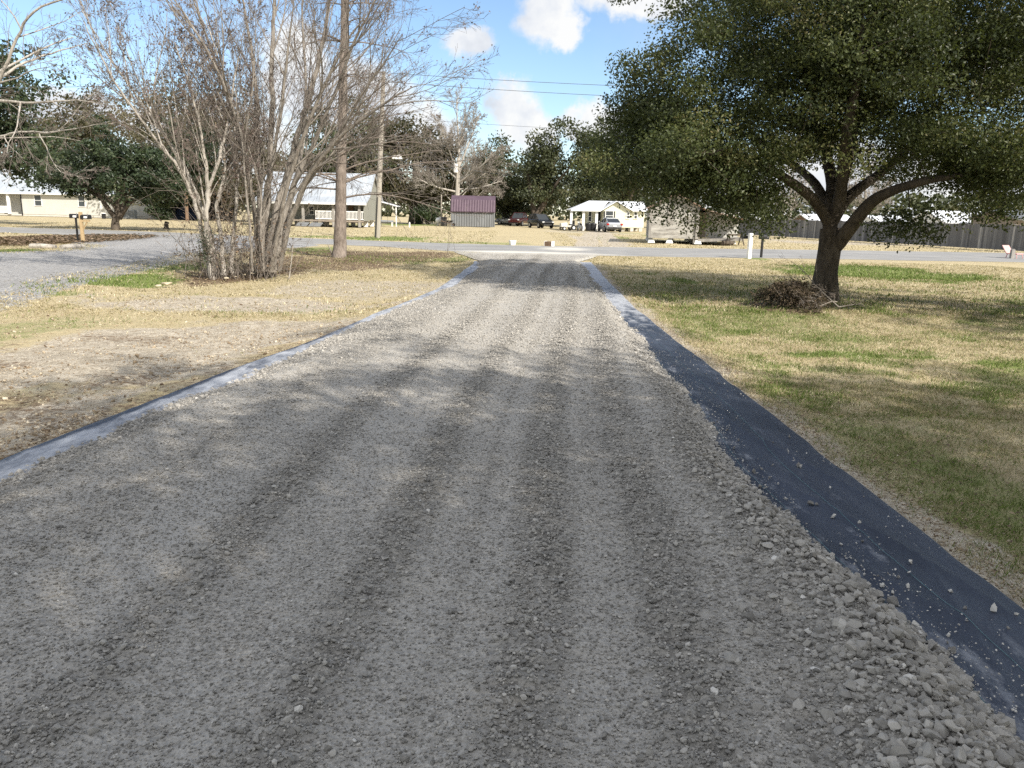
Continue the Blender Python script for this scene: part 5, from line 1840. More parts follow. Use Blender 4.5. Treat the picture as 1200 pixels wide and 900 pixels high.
# sawhorse and heap by its porch
y = 49.2
sh = empty('sawhorse', (X_(861, y, 283), y, 0), .35, 'dark tumbledown sawhorse at the right end of the shack porch', 'sawhorse')
MB().box(-.55, .55, -.05, .05, .58, .68).build('beam', M['bark_oak'], sh)
for sx_ in (-.45, .45):
    for sy_ in (-1, 1): MB().tube([(sx_, sy_ * .03, .6), (sx_ * 1.12, sy_ * .3, 0)], .04, 5).build('leg', M['bark_oak'], sh)
lg = empty('log', (X_(853, y, 284), y + .1, .13), .5, 'short dark log lying left of the sawhorse', 'log')
MB().tube([(-.4, 0, 0), (0, .01, .01), (.42, 0, 0)], [.13, .12, .13], 9).build('bark', M['bark_oak'], lg)
MB().tube([(.421, 0, 0), (.43, 0, 0)], .12, 9).build('cut_end', M['porch_wood'], lg)

# --- plank fence on the right with three buildings behind
fa, fb = Vector((X_(858, 86, 270), 86, 0)), Vector((X_(1262, 45, 280), 45, 0))
fd = (fb - fa)
FLn = fd.length
fd.normalize()
fr_ = empty('plank_fence', fa, math.atan2(fd.y, fd.x), 'long grey weathered plank fence along the far right side', 'fence')
t = NT('fence_boards')
col = t.ramp(t.attr('rnd'), [(0, (.10, .10, .105)), (.6, (.19, .19, .195)), (.93, (.28, .28, .28)), (1, (.42, .41, .40))])
col = t.mix(t.rng(t.noise(t.coord((3, 3, .35)), 4, 6, .7), .4, .7, 0, .55), col, (.10, .097, .095))
t.base(col)
t.rough(.9, .2)
M['fence'] = t.m
np_ = int(FLn / 2.4)
rng = np.random.default_rng(91)
for i in range(np_):
    V, F, rv = [], [], []
    x0 = i * 2.4
    tilt = rng.normal(0, .03)
    for j in range(16):
        xa_, xb_ = x0 + j * .15 + .004, x0 + j * .15 + .145
        h = 1.62 + rng.normal(0, .02) + tilt
        n0 = len(V)
        g_ = rng.normal(0, .006)
        for yy in (-.012 + g_, .012 + g_):
            V += [(xa_, yy, .04), (xb_, yy, .04), (xb_, yy, h), (xa_, yy, h)]
        F += [(n0 + a, n0 + b, n0 + c, n0 + d_) for a, b, c, d_ in ((0, 1, 2, 3), (7, 6, 5, 4), (0, 4, 5, 1), (2, 6, 7, 3), (0, 3, 7, 4), (1, 5, 6, 2))]
        rv += [float(np.clip(rng.normal(.5, .2), 0, .93)) if rng.random() > .05 else 1.0] * 6
    n0 = len(V)
    for zz in (.35, 1.3):
        n0 = len(V)
        V += [(x0, .03, zz), (x0 + 2.395, .03, zz), (x0 + 2.395, .03, zz + .09), (x0, .03, zz + .09), (x0, .07, zz), (x0 + 2.395, .07, zz), (x0 + 2.395, .07, zz + .09), (x0, .07, zz + .09)]
        F += [(n0 + a, n0 + b, n0 + c, n0 + d_) for a, b, c, d_ in ((0, 1, 2, 3), (7, 6, 5, 4), (0, 4, 5, 1), (2, 6, 7, 3), (0, 3, 7, 4), (1, 5, 6, 2))]
        rv += [.4] * 6
    mesh_np('fence_panel', np.array(V), [np.array(F)], M['fence'], fr_, False, {'rnd': ('FACE', rv)})
    MB().box(x0 - .05, x0 + .05, .075, .175, 0, 1.6).build('post', M['grey_wood'], fr_)


def backhouse(name, label, u0, u1, d, ve, vr, m_w, m_r, gable=False, wins=()):
    H = House(name, label, (X_((u0 + u1) / 2, d), d), 'house')
    x0, x1 = X_(u0, d, ve), X_(u1, d, ve)
    um = (u0 + u1) / 2
    ze, zr = zc(ve, um, d), zc(vr, um, d)
    H.part('wall', MB().box(x0, x1, d, d + 7, 0, ze).prism([(d + .01, ze + .002), (d + 6.99, ze + .002), (d + 3.5, zr - .1)], x0 + .01, x1 - .01, 'x'), m_w)
    H.part('roof', MB().slab([(x0 - .3, d - .4, ze - .08), (x1 + .3, d - .4, ze - .08), (x1 + .3, d + 3.5, zr), (x0 - .3, d + 3.5, zr)], .1)
           .slab([(x1 + .3, d + 7.4, ze - .08), (x0 - .3, d + 7.4, ze - .08), (x0 - .3, d + 3.503, zr), (x1 + .3, d + 3.503, zr)], .1), m_r)
    for ua, ub_, va, vb in wins:
        H.window(X_(ua, d), X_(ub_, d), zc(vb, um, d), zc(va, um, d), d - .003)
    return H


backhouse('back_house', 'small house with pale blue roof behind the fence beside the oak trunk', 952, 1003, 92, 260.5, 251, M['brown_wood'], M['white_metal'])
backhouse('back_house', 'long white low house behind the fence right of the oak fork', 1032, 1108, 86, 261, 253, M['white_paint'], M['white_metal'], wins=((1044, 1050, 262, 268), (1090, 1096, 262, 268)))
backhouse('back_house', 'white house with two wide windows behind the fence at the far right', 1108, 1192, 78, 260.5, 247, M['white_paint'], M['white_metal'], wins=((1122, 1130, 262.0, 266.5), (1133, 1141, 262.0, 266.5)))
backhouse('back_house', 'tan brick house end above the fence at the right edge', 1192, 1240, 70, 256, 246, M['porch_wood'], M['shed_grey'])

# ------------------------------------------------------------------ poles and wires
PB = gp(442, 278)
up = empty('utility_pole', (PB[0], PB[1], 0), 0, 'tall wooden utility pole with a street light left of the drive', 'utility pole')
top = at(449.5, 84, PB[1])
tl = top - Vector((PB[0], PB[1], 0))
MB().tube([(0, 0, -.2), tuple(tl * .5), tuple(tl)], [.185, .155, .115], 12).build('pole', M['pole_wood'], up)
MB().tube([(-.06, -.2, 0), tuple(tl * .25 + Vector((-.05, -.19, 0)))], .035, 6).build('conduit', M['black_plastic'], up)
MB().box(-.09, .09, -.2, -.11, tl.z - .5, tl.z - .1).build('insulator', M['steel'], up)
q = at(462, 183, PB[1]) - Vector((PB[0], PB[1], 0))
q.z = at(447, 184, PB[1]).z
arm = MB().tube([(tl.x * q.z / tl.z, -.05, q.z - .15), (tl.x * q.z / tl.z + .35, -.05, q.z + .02), (q.x, -.05, q.z)], .03, 6).build('lamp_arm', M['steel'], up)
lh = MB()
lh.rings([[(q.x - .1, -.12, q.z - .1), (q.x + .5, -.16, q.z - .1), (q.x + .5, .16, q.z - .1), (q.x - .1, .12, q.z - .1)], [(q.x - .1, -.1, q.z + .08), (q.x + .4, -.12, q.z + .15), (q.x + .4, .12, q.z + .15), (q.x - .1, .1, q.z + .08)]])
lh.build('lamp_head', M['white_paint'], arm)
y2 = 103.
up2 = empty('utility_pole', (X_(534, y2), y2, 0), 0, 'slim pole with a white transformer behind the purple shed', 'utility pole')
z2 = at(536.5, 185, y2).z
MB().tube([(0, 0, -.2), (.1, 0, z2 * .5), (.25, 0, z2)], [.2, .17, .13], 10).build('pole', M['pole_wood'], up2)
zz = at(535, 197, y2).z
MB().tube([(.0, -.38, zz - .55), (.0, -.38, zz + .5)], .27, 12).build('transformer', M['white_paint'], up2)
y3 = 99.
tag(MB().tube([(0, 0, -.1), (.03, 0, at(517, 228, y3).z)], [.09, .07], 8).build('slim_pole', M['pole_wood'], loc=(X_(517, y3), y3, 0)), 'slim bare pole left of the purple shed', 'pole')
pr3 = empty('utility_pole', (47, 48, 0), 0, 'wooden utility pole beyond the right edge carrying the street wires', 'utility pole')
MB().tube([(0, 0, -.2), (0, 0, 10)], [.19, .12], 10).build('pole', M['pole_wood'], pr3)
MB().box(-.09, .09, -.2, -.11, 9.4, 9.8).build('insulator', M['steel'], pr3)
pl3 = empty('utility_pole', (-58, 58, 0), 0, 'wooden utility pole beyond the left edge carrying the street wires', 'utility pole')
MB().tube([(0, 0, -.2), (0, 0, 10)], [.19, .12], 10).build('pole', M['pole_wood'], pl3)


def wire(label, a, b, sag, r_=.014):
    a, b = Vector(a), Vector(b)
    pts = []
    for i in range(25):
        k = i / 24
        p = a.lerp(b, k)
        p.z -= sag * 4 * k * (1 - k)
        pts.append(tuple(p))
    tag(MB().tube(pts, r_, 4).build('power_line', M['wire'], smooth=True), label, 'power line', 'overhead wires')


T0 = Vector((PB[0], PB[1], 0)) + tl
wire('upper street wire crossing the sky between pole and oak', T0 + Vector((0, 0, -.05)), (47, 48, 9.95), .75)
wire('second street wire just below the upper one', T0 + Vector((0, .1, -.55)), (47, 48.1, 9.3), .8)
wire('lowest faint street wire skimming the cloud', T0 + Vector((0, .1, -2.6)), (47, 48.1, 7.4), .8, .009)
wire('service wire from the tall pole to the transformer pole', (T0.x - .1, T0.y, at(446, 180, PB[1]).z), (X_(535, y2) + .2, y2, zz + .3), .6, .016)
wire('service wire running right from the transformer pole behind the trees', (X_(535, y2) + .2, y2, zz + .1), (X_(690, 118), 118, 8.0), .9, .016)
wire('street wire leading left from the tall pole through the bare tree', T0 + Vector((0, 0, -.05)), (-58, 58, 9.95), .8)

# ------------------------------------------------------------------ mailboxes
M['plate'] = mat('white_plate', (.85, .85, .83), .6, .05)


def mailbox(name, label, u, v, h, m_post, tilt, rz, box=True, pw=.045, bw=.17, bl=.42, off=(0, 0), knee=False, top=0.0, plate=True):
    x, y = gp(u, v)
    r_ = empty(name, (x, y, 0), rz, label, 'mailbox')
    MB().box(-pw, pw, -pw, pw, -.1, h + top).build('post', m_post, r_, bevel=.006)
    if knee:
        MB().box(-.05, bl * .9, -.042, .042, h - .12, h - .03).build('support_arm', m_post, r_)
        MB().tube([(.02, 0, h - .5), (bl * .6, 0, h - .13)], .035, 4).build('brace', m_post, r_)
    b = MB()
    prof = [(-bw / 2, 0), (bw / 2, 0), (bw / 2, bw * .62)] + [(bw / 2 * math.cos(a), bw * .62 + bw / 2 * math.sin(a)) for a in np.linspace(.3, PI - .3, 7)] + [(-bw / 2, bw * .62)]
    b.prism([(p + off[1], q_ + h) for p, q_ in prof], off[0] - bl / 2, off[0] + bl / 2, 'x')
    bo = b.build('box', M['black_metal'], r_, bevel=.006)
    MB().box(off[0] + bl / 2 - .10, off[0] + bl / 2 - .08, off[1] - bw / 2 - .02, off[1] - bw / 2 - .004, h + .06, h + .24).build('flag', M['steel'], bo)
    if plate: MB().box(off[0] - .05, off[0] + .09, off[1] - bw / 2 - .006, off[1] - bw / 2 - .001, h + .04, h + .12).build('number_plate', M['plate'], bo)
    return r_


mailbox('mailbox', 'black mailbox on a thin black post, left of the pair by the side driveway', 91.5, 283.5, 1.02, M['black_metal'], 0, .05, pw=.035, off=(-.03, 0))
mailbox('mailbox', 'black mailbox on a yellow timber post, right of the pair by the side driveway', 97.5, 284, 1.0, M['post_wood'], 0, 0, pw=.06, off=(.22, 0), knee=True, top=.30)
mailbox('mailbox', 'mailbox with a stout white post at the street edge right of the drive', 877.5, 303, .80, M['white_paint'], 0, .2, pw=.075, off=(-.02, .30), knee=False, top=.24, plate=False)
mailbox('mailbox', 'dark mailbox on a thin dark post beside the white-posted one', 891.8, 302, .78, M['black_metal'], 0, .3, pw=.04, off=(.06, 0), plate=False)

# ------------------------------------------------------------------ vehicles


def paint_m(name, c):
    t = NT(name)
    t.base(t.mix(t.rng(t.noise(t.coord(), 2, 4, .6), .4, .7, 0, .25), c, tuple(k * .8 + .05 for k in c)))
    t.rough(.3, .5, .35)
    t.p.inputs['Coat Weight'].default_value = .5
    return t.m


def car(name, label, loc, rz, paint, kind, cat):
    r_ = empty(name, loc, rz, label, cat)
    # x forward; sections (x, half width, sill z, waist z, deck z)
    if kind == 'sedan':
        Ln, W = 4.6, .88
        sec = [(-2.3, .66, .45, .70, .80), (-2.2, .80, .34, .76, .98), (-1.5, .88, .24, .80, 1.02), (-.6, .90, .22, .82, .96), (.6, .90, .22, .82, .95), (1.3, .88, .24, .80, .92), (2.05, .82, .28, .70, .78), (2.3, .64, .42, .58, .64)]
        cab = [(-1.75, .66, 1.0, 1.02), (-1.0, .60, .97, 1.40), (-.3, .60, .95, 1.46), (.3, .61, .94, 1.43), (1.05, .70, .93, .95)]
    elif kind == 'suv':
        Ln, W = 4.6, .92
        sec = [(-2.3, .74, .50, .88, 1.02), (-2.22, .86, .38, .95, 1.08), (-1.5, .92, .30, .98, 1.08), (-.6, .93, .30, .98, 1.06), (.6, .93, .30, .98, 1.05), (1.3, .92, .32, .95, 1.02), (2.1, .86, .36, .80, .92), (2.3, .70, .48, .66, .76)]
        cab = [(-2.2, .74, 1.07, 1.12), (-1.85, .68, 1.06, 1.62), (-.8, .66, 1.05, 1.72), (.1, .66, 1.04, 1.68), (1.0, .76, 1.03, 1.05)]
    else:
        Ln, W = 5.6, .95
        sec = [(-2.8, .90, .55, .90, 1.12), (-2.7, .93, .48, .95, 1.14), (-1.5, .95, .42, .98, 1.14), (-.5, .96, .40, 1.0, 1.14), (.6, .96, .40, 1.0, 1.13), (1.4, .95, .42, .98, 1.12), (2.4, .90, .45, .90, 1.04), (2.8, .80, .52, .78, .92)]
        cab = [(-.75, .80, 1.13, 1.15), (-.6, .72, 1.12, 1.80), (.1, .70, 1.12, 1.86), (.5, .71, 1.12, 1.82), (1.25, .82, 1.12, 1.14)]
    body = MB()
    body.rings([[(x, -w * .86, zs), (x, -w, (zs + zw) / 2), (x, -w * .98, zw), (x, -w * .86, zd_), (x, w * .86, zd_), (x, w * .98, zw), (x, w, (zs + zw) / 2), (x, w * .86, zs)] for x, w, zs, zw, zd_ in sec])
    body.build('body', paint, r_, smooth=False, bevel=.04)
    gl = MB()
    gl.rings([[(x, -w - .10 * min(1, (zt_ - zb2) * 2), zb2), (x, -w, zt_ - .05), (x, w, zt_ - .05), (x, w + .10 * min(1, (zt_ - zb2) * 2), zb2)] for x, w, zb2, zt_ in cab])
    gl.build('windows', M['dark_glass'], r_, bevel=.01)
    rf = MB()
    mid = cab[1:-1]
    rf.rings([[(x, -w - .012, zt_ - .09), (x, -w + .06, zt_ + .01), (x, w - .06, zt_ + .01), (x, w + .012, zt_ - .09)] for x, w, zb2, zt_ in mid])
    rf.build('roof', paint, r_, bevel=.02)
    pil = MB()
    for s_ in (-1, 1):
        for (xa, wa, za, ta), (xb, wb, zb3, tb_) in ((cab[0], cab[1]), (cab[-1], cab[-2])):
            pil.tube([(xa, s_ * (wa + .01), za + .03), (xb, s_ * (wb + .01), tb_ - .06)], .045, 5)
        pil.tube([(mid[1][0] * .5, s_ * (mid[1][1] + .1), mid[1][2]), (mid[1][0] * .5, s_ * (mid[1][1] + .012), mid[1][3] - .06)], .04, 5)
    pil.build('pillar', paint, r_)
    if kind == 'pickup':
        bd = MB().box(-2.62, -.85, -.78, .78, 1.137, 1.16)
        bd.build('bed', M['black_metal'], r_)
    wr = .33 if kind == 'sedan' else .38
    for xw in (-Ln * .30, Ln * .30):
        for s_ in (-1, 1):
            ty = MB().tube([(xw, s_ * (W - .20), wr), (xw, s_ * (W + .015), wr)], [wr, wr], 18).build('wheel', M['tyre'], r_, bevel=.03)
            MB().tube([(xw, s_ * (W + .012), wr), (xw, s_ * (W + .026), wr)], [wr * .6, wr * .5], 12).build('rim', M['steel'], ty)
    xr_, xf = sec[0][0], sec[-1][0]
    for s_ in (-1, 1):
        MB().box(xr_ - .02, xr_ + .16, s_ * .72 - .13, s_ * .72 + .13, sec[1][3] - .06, sec[1][3] + .12).build('tail_light', M['tail'], r_, bevel=.02)
        MB().box(xf - .26, xf + .0, s_ * .62 - .14, s_ * .62 + .14, sec[-2][3] - .12, sec[-2][3] + .02).build('headlight', M['lamp_glass'], r_, bevel=.02)
        MB().box(cab[-1][0] - .25, cab[-1][0] - .1, s_ * (W + .04) - .07, s_ * (W + .04) + .07, cab[-1][2] + .02, cab[-1][2] + .14).build('mirror', paint, r_, bevel=.02)
    MB().box(xr_ - .05, xr_ + .12, -.68, .68, .36, .52).build('bumper', M['black_plastic'], r_, bevel=.03)
    MB().box(xf - .12, xf + .05, -.62, .62, .34, .48).build('bumper', M['black_plastic'], r_, bevel=.03)
    MB().box(xr_ - .056, xr_ - .03, -.16, .16, .56, .68).build('number_plate', M['plate'], r_)
    return r_


M['tail'] = mat('tail_light_red', (.35, .015, .012), .25, .1)
M['lamp_glass'] = mat('lamp_glass', (.65, .66, .66), .15, .1)
p = at(715.3, 270.5, 82.5)
car('parked_car', 'silver sedan parked by the yellow house seen from behind', (p.x, 83.5, 0), math.radians(97), paint_m('silver_paint', (.36, .38, .41)), 'sedan', 'car')
p = at(634, 266, 95)
car('parked_suv', 'black car parked on the straw left of the yellow house', (p.x, 97, 0), math.radians(-68), paint_m('black_paint', (.005, .006, .008)), 'suv', 'car')
p = at(609, 262, 112)
car('parked_pickup', 'dark red pickup truck facing the street left of the black car', (p.x, 109, 0), math.radians(-108), paint_m('red_paint', (.06, .012, .012)), 'pickup', 'truck')
p = at(597, 261, 122)
car('parked_car', 'pale car half hidden behind the red pickup', (p.x, 121, 0), math.radians(170), paint_m('pale_paint', (.55, .56, .56)), 'sedan', 'car')

# motorcycle and riding mower before the porch
y = 84.
mc = empty('motorcycle', (X_(679.5, y, 265), y, 0), math.radians(250), 'dark motorcycle parked before the yellow house porch', 'motorcycle')
for x in (-.72, .72):
    wv_ = MB()
    ring = []
    for i in range(20):
        a = 2 * PI * i / 20
        ring.append([(x + (.31 + .06 * math.cos(b)) * math.cos(a), .06 * math.sin(b), .32 + (.31 + .06 * math.cos(b)) * math.sin(a) * .86) for b in np.linspace(0, 2 * PI, 7)[:-1]])
    wv_.rings(ring + [ring[0]], False)
    wh = wv_.build('wheel', M['tyre'], mc)
    MB().tube([(x, -.03, .32), (x, .03, .32)], .22, 12).build('rim', M['steel'], wh)
MB().rings([[(-.75, -.06, .62), (-.75, .06, .62), (-.75, .06, .72), (-.75, -.06, .72)], [(-.3, -.14, .6), (-.3, .14, .6), (-.3, .14, .74), (-.3, -.14, .74)], [(.05, -.13, .62), (.05, .13, .62), (.05, .11, .82), (.05, -.11, .82)], [(.45, -.1, .75), (.45, .1, .75), (.45, .07, .95), (.45, -.07, .95)]]).build('fuel_tank', M['black_metal'], mc, bevel=.02)
MB().box(-.3, .25, -.17, .17, .28, .6).build('engine', M['steel'], mc, bevel=.03)
MB().tube([(.72, .08, .32), (.42, .08, .95)], .03, 6).tube([(.72, -.08, .32), (.42, -.08, .95)], .03, 6).build('fork', M['steel'], mc)
MB().tube([(.2, -.42, 1.08), (.42, -.12, 1.0), (.42, .12, 1.0), (.2, .42, 1.08)], .022, 6).build('handlebar', M['steel'], mc)
MB().tube([(.5, 0, .9), (.62, 0, .9)], [.08, .1], 10).build('headlight', M['lamp_glass'], mc)
y = 86.
rm = empty('riding_mower', (X_(665.5, y, 264), y, 0), math.radians(200), 'pale riding mower parked left of the motorcycle', 'riding mower')
for x, rr in ((-.5, .3), (.6, .2)):
    for s_ in (-.42, .42):
        wh = MB().tube([(x, s_ - .08, rr), (x, s_ + .08, rr)], rr, 14).build('wheel', M['tyre'], rm, bevel=.02)
        MB().tube([(x, s_ - .09, rr), (x, s_ + .09, rr)], rr * .5, 10).build('rim', M['white_paint'], wh)
MB().rings([[(.15, -.3, .35), (.15, .3, .35), (.15, .26, .85), (.15, -.26, .85)], [(.9, -.28, .35), (.9, .28, .35), (.9, .22, .75), (.9, -.22, .75)]]).build('hood', M['cream'], rm, bevel=.04)
MB().box(-.8, .15, -.32, .32, .35, .55).build('deck', M['cream'], rm, bevel=.03)
MB().box(-.65, -.2, -.24, .24, .55, .68).box(-.72, -.6, -.24, .24, .6, 1.05).build('seat', M['black_plastic'], rm, bevel=.03)
MB().tube([(.12, 0, .8), (-.05, 0, 1.05)], .025, 6).tube([(-.06, -.16, 1.03), (-.09, 0, 1.12), (-.06, .16, 1.03)], .02, 6).build('steering_wheel', M['black_plastic'], rm)

# things left of the shed
y = 98.
bn = empty('trash_bin', (X_(520.5, y, 262), y, 0), 0, 'black lidded bin left of the purple shed', 'bin')
MB().rings([[(-.26, -.3, .05), (.26, -.3, .05), (.26, .3, .05), (-.26, .3, .05)], [(-.33, -.36, .98), (.33, -.36, .98), (.33, .36, .98), (-.33, .36, .98)]]).build('bin', M['black_plastic'], bn, bevel=.03)
MB().rings([[(-.36, -.42, .985), (.36, -.42, .985), (.36, .38, .985), (-.36, .38, .985)], [(-.3, -.34, 1.08), (.3, -.34, 1.08), (.3, .34, 1.1), (-.3, .34, 1.1)]]).build('lid', M['black_plastic'], bn, bevel=.02)
for s_ in (-.28, .28): MB().tube([(s_ - .03, .33, .1), (s_ + .03, .33, .1)], .1, 10).build('wheel', M['tyre'], bn)
y = 100.
tk = empty('gas_tank', (X_(516, y, 261), y, 0), .4, 'white rounded gas tank beside the slim pole', 'gas tank')
MB().tube([(-.62, 0, .62), (-.55, 0, .62), (-.42, 0, .62), (.42, 0, .62), (.55, 0, .62), (.62, 0, .62)], [.06, .26, .36, .36, .26, .06], 16).build('tank', M['white_paint'], tk, smooth=True)
MB().tube([(0, 0, .96), (0, 0, 1.1)], .12, 10).build('dome', M['white_paint'], tk)
for s_ in (-.35, .35): MB().box(s_ - .05, s_ + .05, -.3, .3, 0, .35).build('leg', M['concrete'], tk)
y = 96.
hp = empty('barrow', (X_(525.8, y, 263), y, 0), .2, 'dark wheelbarrow tipped against the left end of the purple shed', 'wheelbarrow')
MB().rings([[(-.25, -.2, .4), (.3, -.2, .4), (.3, .2, .4), (-.25, .2, .4)], [(-.42, -.34, .72), (.55, -.34, .68), (.55, .34, .68), (-.42, .34, .72)]]).build('tray', M['black_metal'], hp)
MB().tube([(.62, -.05, .2), (.62, .05, .2)], .2, 12).build('wheel', M['tyre'], hp)
for s_ in (-.2, .2): MB().tube([(.62, s_ * .4, .2), (0, s_, .4), (-.95, s_ * 1.4, .62)], .025, 6).build('handle', M['brown_wood'], hp)
for s_ in (-.2, .2): MB().tube([(-.25, s_, .4), (-.3, s_, 0)], .022, 6).build('leg', M['black_metal'], hp)

# boxes across the street
x, y = gp(600.5, 287.3)
b_ = empty('bucket', (x, y, 0), .3, 'small white pail left at the far street edge', 'pail')
MB().rings([[(-.12, -.14, 0), (.12, -.14, 0), (.12, .14, 0), (-.12, .14, 0)], [(-.16, -.17, .22), (.16, -.17, .22), (.16, .17, .22), (-.16, .17, .22)]]).build('pail', M['white_paint'], b_, bevel=.02)
MB().box(-.17, .17, -.18, .18, .222, .25).build('lid', M['white_paint'], b_, bevel=.01)
x, y = gp(643.5, 288.6)
b_ = empty('crate', (x, y, 0), math.radians(-28), 'brown wooden box with its sunlit end painted white at the far street edge', 'box')
cr = MB()
for k in range(3): cr.box(-.2, .2, -.16, -.145, .005 + k * .085, .08 + k * .085).box(-.2, .2, .145, .16, .005 + k * .085, .08 + k * .085)
cr.box(-.2, .2, -.144, .144, .005, .25)
cr.build('box', M['brown_wood'], b_)
MB().box(.201, .222, -.165, .165, 0, .27).build('sunlit_end', M['white_paint'], b_)  # white colour paints in the sun on the box end
MB().box(-.222, -.201, -.165, .165, 0, .27).build('sunlit_end', M['white_paint'], b_)

# post and pink lawn chair at the right edge of the street
x, y = gp(1185.5, 303)
mb = MB().box(-.08, .08, -.08, .08, -.1, .42).prism([(-.08, .42), (.08, .42), (0, .47)], -.08, .08, 'y')
tag(mb.build('stub_post', M['grey_wood'], loc=(x, y, 0)), 'short grey wooden stub post beyond the street at the right edge', 'post')
x, y = gp(1196, 303.5)
pk = empty('lawn_chair', (x, y + .5, 0), .5, 'faded pink lawn chair lying low at the right edge of the picture', 'chair')
M['pink'] = mat('faded_pink', (.62, .36, .35), .6, .2)
MB().box(-.28, .28, -.26, .26, .2, .25).build('seat', M['pink'], pk, bevel=.01)
MB().slab([(-.28, .24, .25), (.28, .24, .25), (.28, .5, .62), (-.28, .5, .62)], .05).build('backrest', M['pink'], pk)
for s_ in (-.24, .24):
    for q_ in (-.22, .22): MB().tube([(s_, q_, .2), (s_ * 1.1, q_ * 1.2, 0)], .022, 6).build('leg', M['pink'], pk)

# small things before the cream house
x, y = X_(122, 96, 258), 96.
tc_ = empty('trash_bin', (x, y, 0), 0, 'small black bin on the lawn left of the spreading evergreen', 'bin')
MB().tube([(0, 0, 0), (0, 0, .62)], [.2, .26], 12).build('bin', M['black_plastic'], tc_)
MB().tube([(0, 0, .622), (0, 0, .7)], [.28, .24], 12).build('lid', M['white_paint'], tc_)
x, y = gp(195, 268)
st_ = empty('stump', (x, y, 0), 0, 'low dark tree stump on the verge right of the spreading evergreen', 'stump')
MB().tube([(0, 0, -.05), (.0, 0, .12), (.03, 0, .4), (.05, .02, .52)], [.25, .17, .14, .12], 10).build('trunk', M['bark_oak'], st_)
MB().tube([(.02, 0, .3), (.22, .05, .45)], [.07, .04], 6).build('limb', M['bark_oak'], st_)
# ------------------------------------------------------------------ brush pile by the oak
rng = np.random.default_rng(101)
BX, BY = gp(922, 358)
bp = empty('brush_pile', (BX, BY, 0), 0, 'heap of cut dead boughs with brown leaves against the oak trunk', 'brush pile')
polys = []
SP = [dict(n=7, seg=6, ratio=.5, ang=32, wander=.1, up=-.01, start=.2, rl=.008, min=.004, taper=.3), dict(n=5, seg=4, ratio=.5, ang=35, wander=.12, up=0, start=.2, min=.003, taper=.5), dict(n=0, seg=3, ratio=.5, ang=35, wander=.12, up=0, start=.2, min=.0025)]
tips = []
for i in range(46):
    x = rng.uniform(-.05, .8)
    y = rng.normal(0, .32)
    z = rng.uniform(.03, .38) * (1 - abs(y) * .7)
    az = PI + rng.normal(0, .8)
    grow(polys, (x, y, z), (math.cos(az), math.sin(az), rng.uniform(-.05, .3)), rng.uniform(.35, .75), rng.uniform(.005, .018), 0, SP, rng, tips)
for p, d, L in (((.95, -.35, .02), (-.75, .25, .62), 1.5), ((.95, -.35, .03), (1, .1, .02), .5)):
    grow(polys, p, d, L, .018, 0, SP, rng, tips)
for a, b, l in polys: a[:, 2] = np.maximum(a[:, 2], -.02)
M['brush_leaf'] = leafmat('brush_leaf', [(0, (.03, .022, .015)), (.45, (.085, .062, .042)), (.85, (.15, .115, .078)), (1, (.25, .20, .14))], .85, .15)
bp.scale = (.80, .85, .88)
bp.location.x += .12
tube_obj('bough', [(a, b) for a, b, l in polys if l == 0], 5, M['bark_grey'], bp)
tube_obj('twig', [(a, b) for a, b, l in polys if l > 0], 3, M['twig'], bp)
n = 3600
q = rng.normal(0, 1, (n, 3))
P_ = np.column_stack([-.02 + q[:, 0] * .34, q[:, 1] * .28, np.abs(rng.random(n)) ** .8 * .62])
hmax = .56 * np.exp(-((P_[:, 0] + .05) / .72) ** 4) * np.exp(-(P_[:, 1] / .6) ** 2) + .05 * q[:, 2]
P_[:, 2] = np.clip(rng.random(n) ** .7, 0, 1) * np.maximum(hmax, .02)
T_ = np.concatenate([t_ for t_ in tips])
T_ = np.repeat(T_, 2, 0) + rng.normal(0, .025, (len(T_) * 2, 3))
leaf_obj('leaf', np.vstack([P_, T_[:4200]]), .062, M['brush_leaf'], bp, rng, .1, .45)

